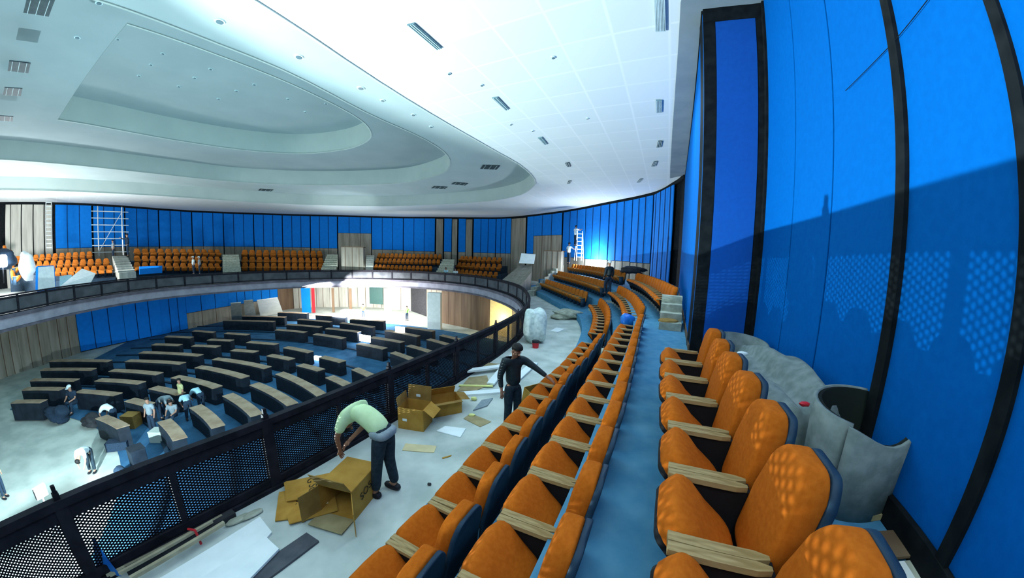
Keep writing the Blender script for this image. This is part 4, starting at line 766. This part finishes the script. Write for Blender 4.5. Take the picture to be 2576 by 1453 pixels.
BEND=dict(STAND,pelvis=(0,-.10,.93),spine=(0,.10,1.06),chest=(0,.33,1.10),neck=(0,.50,1.02),head=(0,.62,.93),
 shL=(-.18,.42,1.06),elL=(-.22,.55,.80),wrL=(-.12,.60,.56),shR=(.18,.42,1.06),elR=(.20,.50,.80),wrR=(.12,.55,.56),
 hpL=(-.09,-.10,.90),hpR=(.09,-.10,.90),knL=(-.10,-.04,.50),knR=(.10,-.02,.50))
def J(base,**k): return dict(base,**k)
def person(label,loc,rz,pose,shirt,trous,top='hair',scale=1.,detail=False,sleeve='short',skinm='skin',group=None,cap=None,shoes='shoe'):
    t=thing('person',label,'person',loc,rz,group); t.scale=(scale,)*3
    P={k:Vector(v) for k,v in pose.items()}
    def hand(s):
        w,e=P['wr'+s],P['el'+s]; d=(w-e).normalized(); return w+d*.08
    names=['pelvis','spine','chest','neck','head','shL','elL','wrL','shR','elR','wrR','hpL','knL','anL','hpR','knR','anR']
    hd=(P['head']-P['neck']).normalized()
    V=[P[n] for n in names]+[P['head']+hd*.10,hand('L'),hand('R')]
    fw=Vector((0,1,0)); V+= [P['anL']+Vector((0,.13,-.045)),P['anR']+Vector((0,.13,-.045))]
    I={n:i for i,n in enumerate(names)}
    Ed=[(0,1),(1,2),(2,3),(3,4),(2,5),(5,6),(6,7),(2,8),(8,9),(9,10),(0,11),(11,12),(12,13),(0,14),(14,15),(15,16),(4,17),(7,18),(10,19),(13,20),(16,21)]
    Rd=[.085,.065,.065,.048,.092,.055,.042,.030,.055,.042,.030,.060,.058,.042,.060,.058,.042,.080,(.038,.022),(.038,.022),.034,.034]
    if detail:      # separate fingers and a thumb, lightly curled
        for s,iw in(('L',18),('R',19)):
            w=V[iw]; d=(P['wr'+s]-P['el'+s]).normalized(); ac=d.cross(Vector((0,0,1)) if abs(d.z)<.8 else Vector((0,1,0))).normalized(); cu=d.cross(ac).normalized()
            for k,(o,l) in enumerate(((-.030,.060),(-.011,.072),(.010,.068),(.029,.054))):
                a=len(V); V+=[w+ac*o+d*.03,w+ac*o+d*(.03+l*.5)+cu*.010,w+ac*o*1.05+d*(.03+l)+cu*.035]; Rd+=[.011,.010,.008]; Ed+=[(iw,a),(a,a+1),(a+1,a+2)]
            a=len(V); V+=[P['wr'+s]+d*.035-ac*.036,P['wr'+s]+d*.075-ac*.062]; Rd+=[.013,.010]; Ed+=[(iw,a),(a,a+1)]
    me=skin_mesh('body',[tuple(v) for v in V],Ed,Rd,M[skinm],1 if not detail else 2); b=bpy.data.objects.new('body',me); COL.objects.link(b); b.parent=t
    # shirt
    k=['pelvis','spine','chest','neck','shL','elL','shR','elR']; hem=P['pelvis'].lerp(P['spine'],-.15)
    upL=P['shL'].lerp(P['elL'],.75); upR=P['shR'].lerp(P['elR'],.75)
    vs=[P['pelvis'].lerp(P['spine'],-.20),P['spine'],P['chest'],P['chest'].lerp(P['neck'],.50),P['shL'],upL,P['shR'],upR,P['chest'].lerp(P['neck'],.85)]; es=[(0,1),(1,2),(2,3),(3,4),(4,5),(3,6),(6,7),(3,8)]; rs=[.165,.150,.165,.125,.088,.068,.088,.068,.072]
    if sleeve=='long': vs+= [P['elL'],P['elL'].lerp(P['wrL'],.9),P['elR'],P['elR'].lerp(P['wrR'],.9)]; es+=[(5,9),(9,10),(7,11),(11,12)]; rs+=[.060,.046,.060,.046]
    me=skin_mesh('shirt' if sleeve=='short' else 'jacket',[tuple(v) for v in vs],es,rs,M[shirt],1 if not detail else 2); o=bpy.data.objects.new(me.name.split('.')[0],me); COL.objects.link(o); o.parent=t
    vs=[P['pelvis'].lerp(P['spine'],.45),P['pelvis'],P['hpL'],P['knL'],P['anL']+Vector((0,0,.02)),P['hpR'],P['knR'],P['anR']+Vector((0,0,.02))]; es=[(0,1),(1,2),(2,3),(3,4),(1,5),(5,6),(6,7)]; rs=[.138,.140,.112,.082,.068,.112,.082,.068]
    me=skin_mesh('trousers',[tuple(v) for v in vs],es,rs,M[trous],1 if not detail else 2); o=bpy.data.objects.new('trousers',me); COL.objects.link(o); o.parent=t
    # hair or cap
    q=P['head']+hd*.065; ax=hd; side_=Vector((1,0,0)); f=side_.cross(ax).normalized()*-1
    rot=Matrix((side_,ax.cross(side_),ax)).transposed()
    mb=MB(); mb.soft((.200,.225,.17),.9,16,10,lambda p:q+rot@(Vector((p.x,p.y-.012,max(p.z,-.02-(.05 if p.y<0 else -.03))+.035))))
    if cap:
        mb.soft((.17,.12,.02),.8,10,4,lambda p:q+rot@Vector((p.x,p.y+.13,p.z+.03)))
    mb.build('cap' if cap else 'hair',M[cap or top],t,smooth=True)
    for s in 'LR':
        a=P['an'+s]; mb=MB(); mb.soft((.10,.27,.09),.6,14,8,lambda p:Vector((a.x+p.x,a.y+.055+p.y,a.z-.045+p.z*(1 if p.y<.05 else .8)))); mb.build('shoe',M[shoes],t,smooth=True)
    if detail:
        fwd=(rot@Vector((0,1,0))); c=P['head']+hd*.045
        mb=MB(); mb.soft((.028,.045,.05),.8,8,6,lambda p:c+rot@Vector((p.x,p.y+.105,p.z-.012))); mb.build('nose',M[skinm],t,smooth=True)
        for x in(-.034,.034): mb=MB(); mb.soft((.026,.012,.014),1,8,6,lambda p:c+rot@Vector((p.x+x,p.y+.094,p.z+.018))); mb.build('eye',M['hair'],t,smooth=True)
        for x in(-.098,.098): mb=MB(); mb.soft((.02,.04,.06),.9,8,6,lambda p:c+rot@Vector((p.x+x,p.y,p.z))); mb.build('ear',M[skinm],t,smooth=True)
        mb=MB(); mb.soft((.05,.012,.012),1,8,5,lambda p:c+rot@Vector((p.x,p.y+.092,p.z-.052))); mb.build('mouth',M['red'] if 0 else M['hair'],t,smooth=True)
    return t
pb=(-1.769,3.843,-3.4)
bm_=person('man in a lime shirt bending over the large open carton by the railing',(pb[0]+.02,pb[1]+.0,B),math.radians(72),
 J(BEND,pelvis=(0,-.08,.97),spine=(0,.10,1.13),chest=(0,.34,1.20),neck=(0,.52,1.10),head=(.02,.60,.96),shL=(-.19,.44,1.15),elL=(-.24,.54,.86),wrL=(-.16,.60,.62),shR=(.19,.42,1.15),elR=(.17,.40,.90),wrR=(-.02,.52,.72),hpL=(-.09,-.08,.93),hpR=(.09,-.08,.93),knL=(-.11,-.02,.52),knR=(.10,-.06,.50),anL=(-.13,.02,.09),anR=(.12,-.12,.09)),'lime','jeans',detail=True)
mb=MB(); mb.soft((.35,.30,.13),.6,16,8,lambda p:Vector((p.x,p.y-.07,p.z+.985))); mb.build('undershirt',M['greyc'],bm_,smooth=True)
pm=(0.072,5.72,-3.4)
person('man in a black jacket standing among the foam strips, arm stretched to a carton',(pm[0],pm[1],B),math.radians(-150),
 J(STAND,elL=(-.36,.20,1.28),wrL=(-.50,.42,1.14),elR=(.27,-.03,1.14),wrR=(.27,.04,.90),head=(-.01,.06,1.58),neck=(0,.02,1.48)),'jacket','jeans',detail=True,sleeve='long',scale=1.0)
pw=(5.159,16.722,-2.059)
person('person in a dark jacket and pale cap walking up the steps between the far seats',pw,math.radians(20),J(STAND,knL=(-.1,.16,.52),anL=(-.1,.10,.12)),'jacket','navy',scale=1.05,sleeve='long',cap='whitec')
LAD=(6.555,31.464,-0.493); 
la=thing('step_ladder','white step ladder in the glare against the far wall','ladder',LAD); 
for sx in(-.25,.25):
    for sy in(-.55,.55): mb=MB(); mb.bar((sx*1.4,sy,0),(sx,0,2.9),.06); mb.build('stile',M['white'],la)
for k in range(7): mb=MB(); z=.35+k*.38; y=.55*(1-z/2.9); mb.bar((-.34+z*.03,-y,z),(.34-z*.03,-y,z),.05); mb.build('tread',M['white'],la)
person('worker in a white shirt standing at the foot of the step ladder in the glare',(5.725,32.547,-0.913),math.radians(-60),J(STAND,elR=(.33,.18,1.25),wrR=(.30,.40,1.25)),'whitec','navy',scale=1.25,skinm='skin_far')
person('worker in white high on the step ladder reaching at the wall',(6.192,31.775,0.957),math.radians(-70),J(STAND,elR=(.30,.25,1.35),wrR=(.25,.45,1.45),elL=(-.30,.25,1.35),wrL=(-.20,.45,1.5)),'whitec','navy',scale=1.15,skinm='skin_far')
person('person with a white helmet behind the far railing, left of a pair',(-31.048,26.777,-2.484),2.6,STAND,'whitec','navy',scale=1.0,cap='whitec',skinm='skin_far')
person('person with a white helmet behind the far railing, right of a pair',(-30.719,27.154,-2.505),2.4,STAND,'greyc','navy',scale=1.0,cap='whitec',skinm='skin_far')
SIT=J(STAND,pelvis=(0,-.1,.42),spine=(0,-.06,.62),chest=(0,0,.80),neck=(0,.03,.95),head=(0,.06,1.06),shL=(-.19,0,.90),shR=(.19,0,.90),elL=(-.24,.1,.66),elR=(.24,.1,.66),wrL=(-.15,.32,.60),wrR=(.15,.32,.60),hpL=(-.09,-.06,.42),hpR=(.09,-.06,.42),knL=(-.14,.34,.48),knR=(.14,.34,.48),anL=(-.12,.36,.09),anR=(.12,.36,.09))
person('person in a white top seated at the debris-covered steps of the far balcony',(-6.557,36.414,-3.234),math.radians(170),SIT,'whitec','navy',scale=1.1,skinm='skin_far')
person('person in pale blue seated on the far steps, left of one in white',(-7.63,36.205,-3.154),math.radians(160),SIT,'paleblue','navy',scale=1.1,skinm='skin_far')
person('worker in dark clothes perched beside the scaffold tower',(-38.754,25.698,-0.728),math.radians(150),J(STAND,elR=(.30,.25,1.35),wrR=(.25,.45,1.45)),'navy','navy',scale=1.3,skinm='skin_far',sleeve='long')
person('worker in a grey shirt at the foot of the scaffold tower',(-39.858,24.906,-0.978),math.radians(150),STAND,'greyc','navy',scale=1.1,skinm='skin_far')
# lower hall
Lz=-8.27
person('person in a yellow shirt standing at a desk, tallest of the lower hall group',(-16.784,12.955,-8.27),math.radians(160),STAND,'yellowc','navy',skinm='skin_far')
person('person in pale blue bending low to the right of the yellow shirt',(-15.756,13.144,-8.27),math.radians(75),BEND,'paleblue','navy',skinm='skin_far')
person('person in pale grey stooping between the yellow shirt and the desk end',(-15.549,12.218,-8.27),math.radians(60),BEND,'paleblue','navy',skinm='skin_far')
person('person in grey sitting on the floor, left of the stooping pair',(-15.994,11.75,-8.27),math.radians(200),SIT,'greyc','navy',skinm='skin_far')
person('person in grey bending over equipment in the middle of the floor group',(-17.004,11.962,-8.27),math.radians(-80),BEND,'greyc','navy',skinm='skin_far')
person('tall person in dark clothes standing left of the narrow desk end',(-16.045,10.684,-8.27),math.radians(190),STAND,'greyc','navy',skinm='skin_far')
person('person in a white shirt leaning over a dark desk left of the group',(-18.327,10.351,-8.27),math.radians(100),J(BEND),'whitec','navy',skinm='skin_far')
person('person in a white helmet sitting among blue equipment at the left',(-22.534,10.745,-8.27),math.radians(200),SIT,'navy','navy',skinm='skin_far',cap='whitec',scale=1.2)
person('person in a pale shirt crouching alone on the open floor',(-15.625,7.451,-8.27),math.radians(210),J(BEND),'whitec','jeans',skinm='skin_far')
person('person in a striped high-visibility jacket at the left edge near the floodlight',(-17.356,4.16,-8.27),math.radians(-60),STAND,'yellowc','navy',skinm='skin_far',cap='card',sleeve='long')
person('person in hi-vis green beside the dark recess under the balcony',(-12.426,36.604,-8.27),math.radians(180),STAND,'hiviz','navy',skinm='skin_far')
person('tiny dark figure standing on the bright stage near the green board',(-18.081,36.941,-8.27),math.radians(180),STAND,'card','navy',skinm='skin_far')
# loose furniture on the open floor of the lower hall
def crate(label,p,sz,rz,m='desk',top='desk'):
    t=thing('equipment_case',label,'case',p,rz); mb=MB(); mb.box((0,0,sz[2]/2),sz); mb.build('case_body',M[m],t,bevel=.02); mb=MB(); mb.box((0,0,sz[2]+.02),(sz[0]*1.02,sz[1]*1.02,.04)); mb.build('lid',M[top],t)
crate('dark upright case alone on the open floor near the railing',(-14.294,8.623,-8.3),(.55,.6,.75),math.radians(70))
crate('dark low case pushed against the curved desk on the open floor',(-16.397,9.194,-8.3),(.9,.5,.35),math.radians(35),'navy','navy')
crate('brown carton on the open floor beside the seated group',(-17.8,10.875,-8.3),(.7,.6,.6),.3,'card2','card2')
crate('pale low case next to the tall standing person',(-15.25,10.328,-8.3),(.6,.5,.5),.3,'sand','sand')
blob('cable_heap','heap of dark blue equipment left on the open floor','equipment',(-22.213,9.629,-8.3),(1.3,.9,.7),M['navy'],amp=.35,seed=61)
blob('cable_heap','second dark heap of equipment to the right of the seated helmet wearer','equipment',(-19.909,10.121,-8.3),(1.1,.8,.5),M['dark'],amp=.35,seed=63)
a=(-18.054,9.68,-7.4); b=(-16.036,9.403,-7.4); desk(a[0],a[1],b[0],b[1],'short curved black desk standing askew on the open floor','askew desk')
blob('dark_cloth_bundle','small dark bundle on the floor just beyond the near railing','bundle',(-14.192,7.729,-8.3),(.4,.4,.5),M['navy'],seed=66)
# ------------------------------------------------------------------ lights, world, camera
def lamp(name,kind,loc,power,col=(.85,.95,1.),size=.3,target=None,angle=None,blend=.4):
    l=bpy.data.lights.new(name,kind); l.energy=power; l.color=col
    if kind=='AREA': l.size=size
    else: l.shadow_soft_size=size
    if angle: l.spot_size=math.radians(angle); l.spot_blend=blend
    o=bpy.data.objects.new(name,l); COL.objects.link(o); o.location=loc
    if target: o.rotation_euler=(Vector(target)-Vector(loc)).to_track_quat('-Z','Y').to_euler()
    return o
lamp('floodlight_beam','SPOT',F1,15000,(.80,.97,1.),.025,(3.2,6.5,3.6),84,.30)
lamp('floodlight_spill','POINT',F1,4200,(.66,.92,1.),.03)
lamp('floodlight_pool','SPOT',(F1[0],F1[1],F1[2]-.3),2600,(.80,.97,1.),.2,(-15.2,5.0,-8.3),125,1.)
lamp('bay_flood','SPOT',(-2,.5,-2.0),700,(.6,.92,1.),.3,(7.0,12.0,1.5),34,.6)
lamp('left_flood','POINT',(-38.533,14.008,-0.918),4200,(.95,.97,1.),.5)
lamp('ladder_flood','POINT',(7.433,29.988,-0.429),1500,(.85,.93,1.),.3)
lamp('stage_light','AREA',(-17,33.5,-5.2),4200,(1,.99,.96),5,(-16,38,-8))
lamp('stage_fill','AREA',(-22,33.5,-4.6),1200,(1,.99,.96),3,(-24,38,-8))
lamp('yellow_room_light','POINT',(-1.193,30.477,-6.566),220,(1,.75,.35),.4)
lamp('desk_lamp_light','POINT',(-14.269,21.593,-7.4),110,(.7,.88,1),.15)
lamp('desk_lamp_light','POINT',(-13.174,26.881,-7.4),160,(.8,.9,1),.2)
lamp('screen_light','POINT',(-11.386,30.616,-7.2),110,(.8,.9,1),.2)
lamp('cove_fill','SPOT',(-13,20,-6.5),4200,(.85,.97,1.),.3,(-19.5,36,5.9),24,.7)  # added spot, imitates stage light streaking up the coves
lamp('far_upfill','AREA',(-20,38,-2.0),420,(.80,.95,1.),7,(-20,39,8))  # added unseen area light that brightens the far ceiling
lamp('left_upfill','AREA',(-36,22,-2.0),260,(.85,.97,1.),6,(-37,22,8))  # another added light without a fitting, lifts the ceiling at the left
lamp('wall_fill','SPOT',(-11,33,-.5),1300,(.7,.9,1.),.5,(-17,46.5,2.5),42,1.)  # unseen spot added to make the brighter zone of the far wall
w=bpy.data.worlds.new('world'); sc.world=w; w.use_nodes=True; b=w.node_tree.nodes['Background']; b.inputs[0].default_value=(.45,.80,.95,1); b.inputs[1].default_value=.55
lamp('hall_fill','AREA',(-14,16,4.6),1500,(.50,.88,1.),14,(-14,16,-8))
lamp('hall_upfill','AREA',(-16,14,-3.0),900,(.50,.92,1.),12,(-16,14,8))  # made-up upward fill for the hall ceiling, no lamp stands here
lamp('aisle_fill','AREA',(.2,-1.6,3.9),125,(.78,.95,.96),2.2,(1.2,3.5,-3))  # unseen helper raising the ambient light over the near rows
lamp('gangway_fill','AREA',(3.0,9.5,4.6),260,(.62,.90,1.),2.5,(3.2,10.5,-3))  # helper light added to brighten the carpet farther along the rows
cd=bpy.data.cameras.new('camera'); co=bpy.data.objects.new('camera',cd); COL.objects.link(co)
cd.type='PANO'; cd.sensor_fit='HORIZONTAL'; cd.sensor_width=36; cd.panorama_type='FISHEYE_LENS_POLYNOMIAL'; cd.fisheye_fov=math.radians(200)
s=800*36/2576; A_=(1,.0205,-.263,.099); cd.fisheye_polynomial_k0=0
for i in range(4): setattr(cd,'fisheye_polynomial_k%d'%(i+1),-A_[i]/s**(i+1))
r=((0.999580,-0.028968,0.000000),(0.003229,0.111422,-0.993768),(0.028788,0.993351,0.111469))
co.matrix_world=Matrix([[*r[0],0],[*r[1],0],[*r[2],0],[0,0,0,1]])
cd.clip_start=.05; cd.clip_end=300
sc.camera=co
sc.cycles.use_denoising=True
sc.cycles.adaptive_threshold=.035; sc.cycles.max_bounces=4; sc.cycles.diffuse_bounces=3; sc.cycles.glossy_bounces=2; sc.cycles.transmission_bounces=2; sc.cycles.sample_clamp_indirect=6
sc.view_settings.view_transform='Standard'; sc.view_settings.look='None'; sc.view_settings.exposure=0
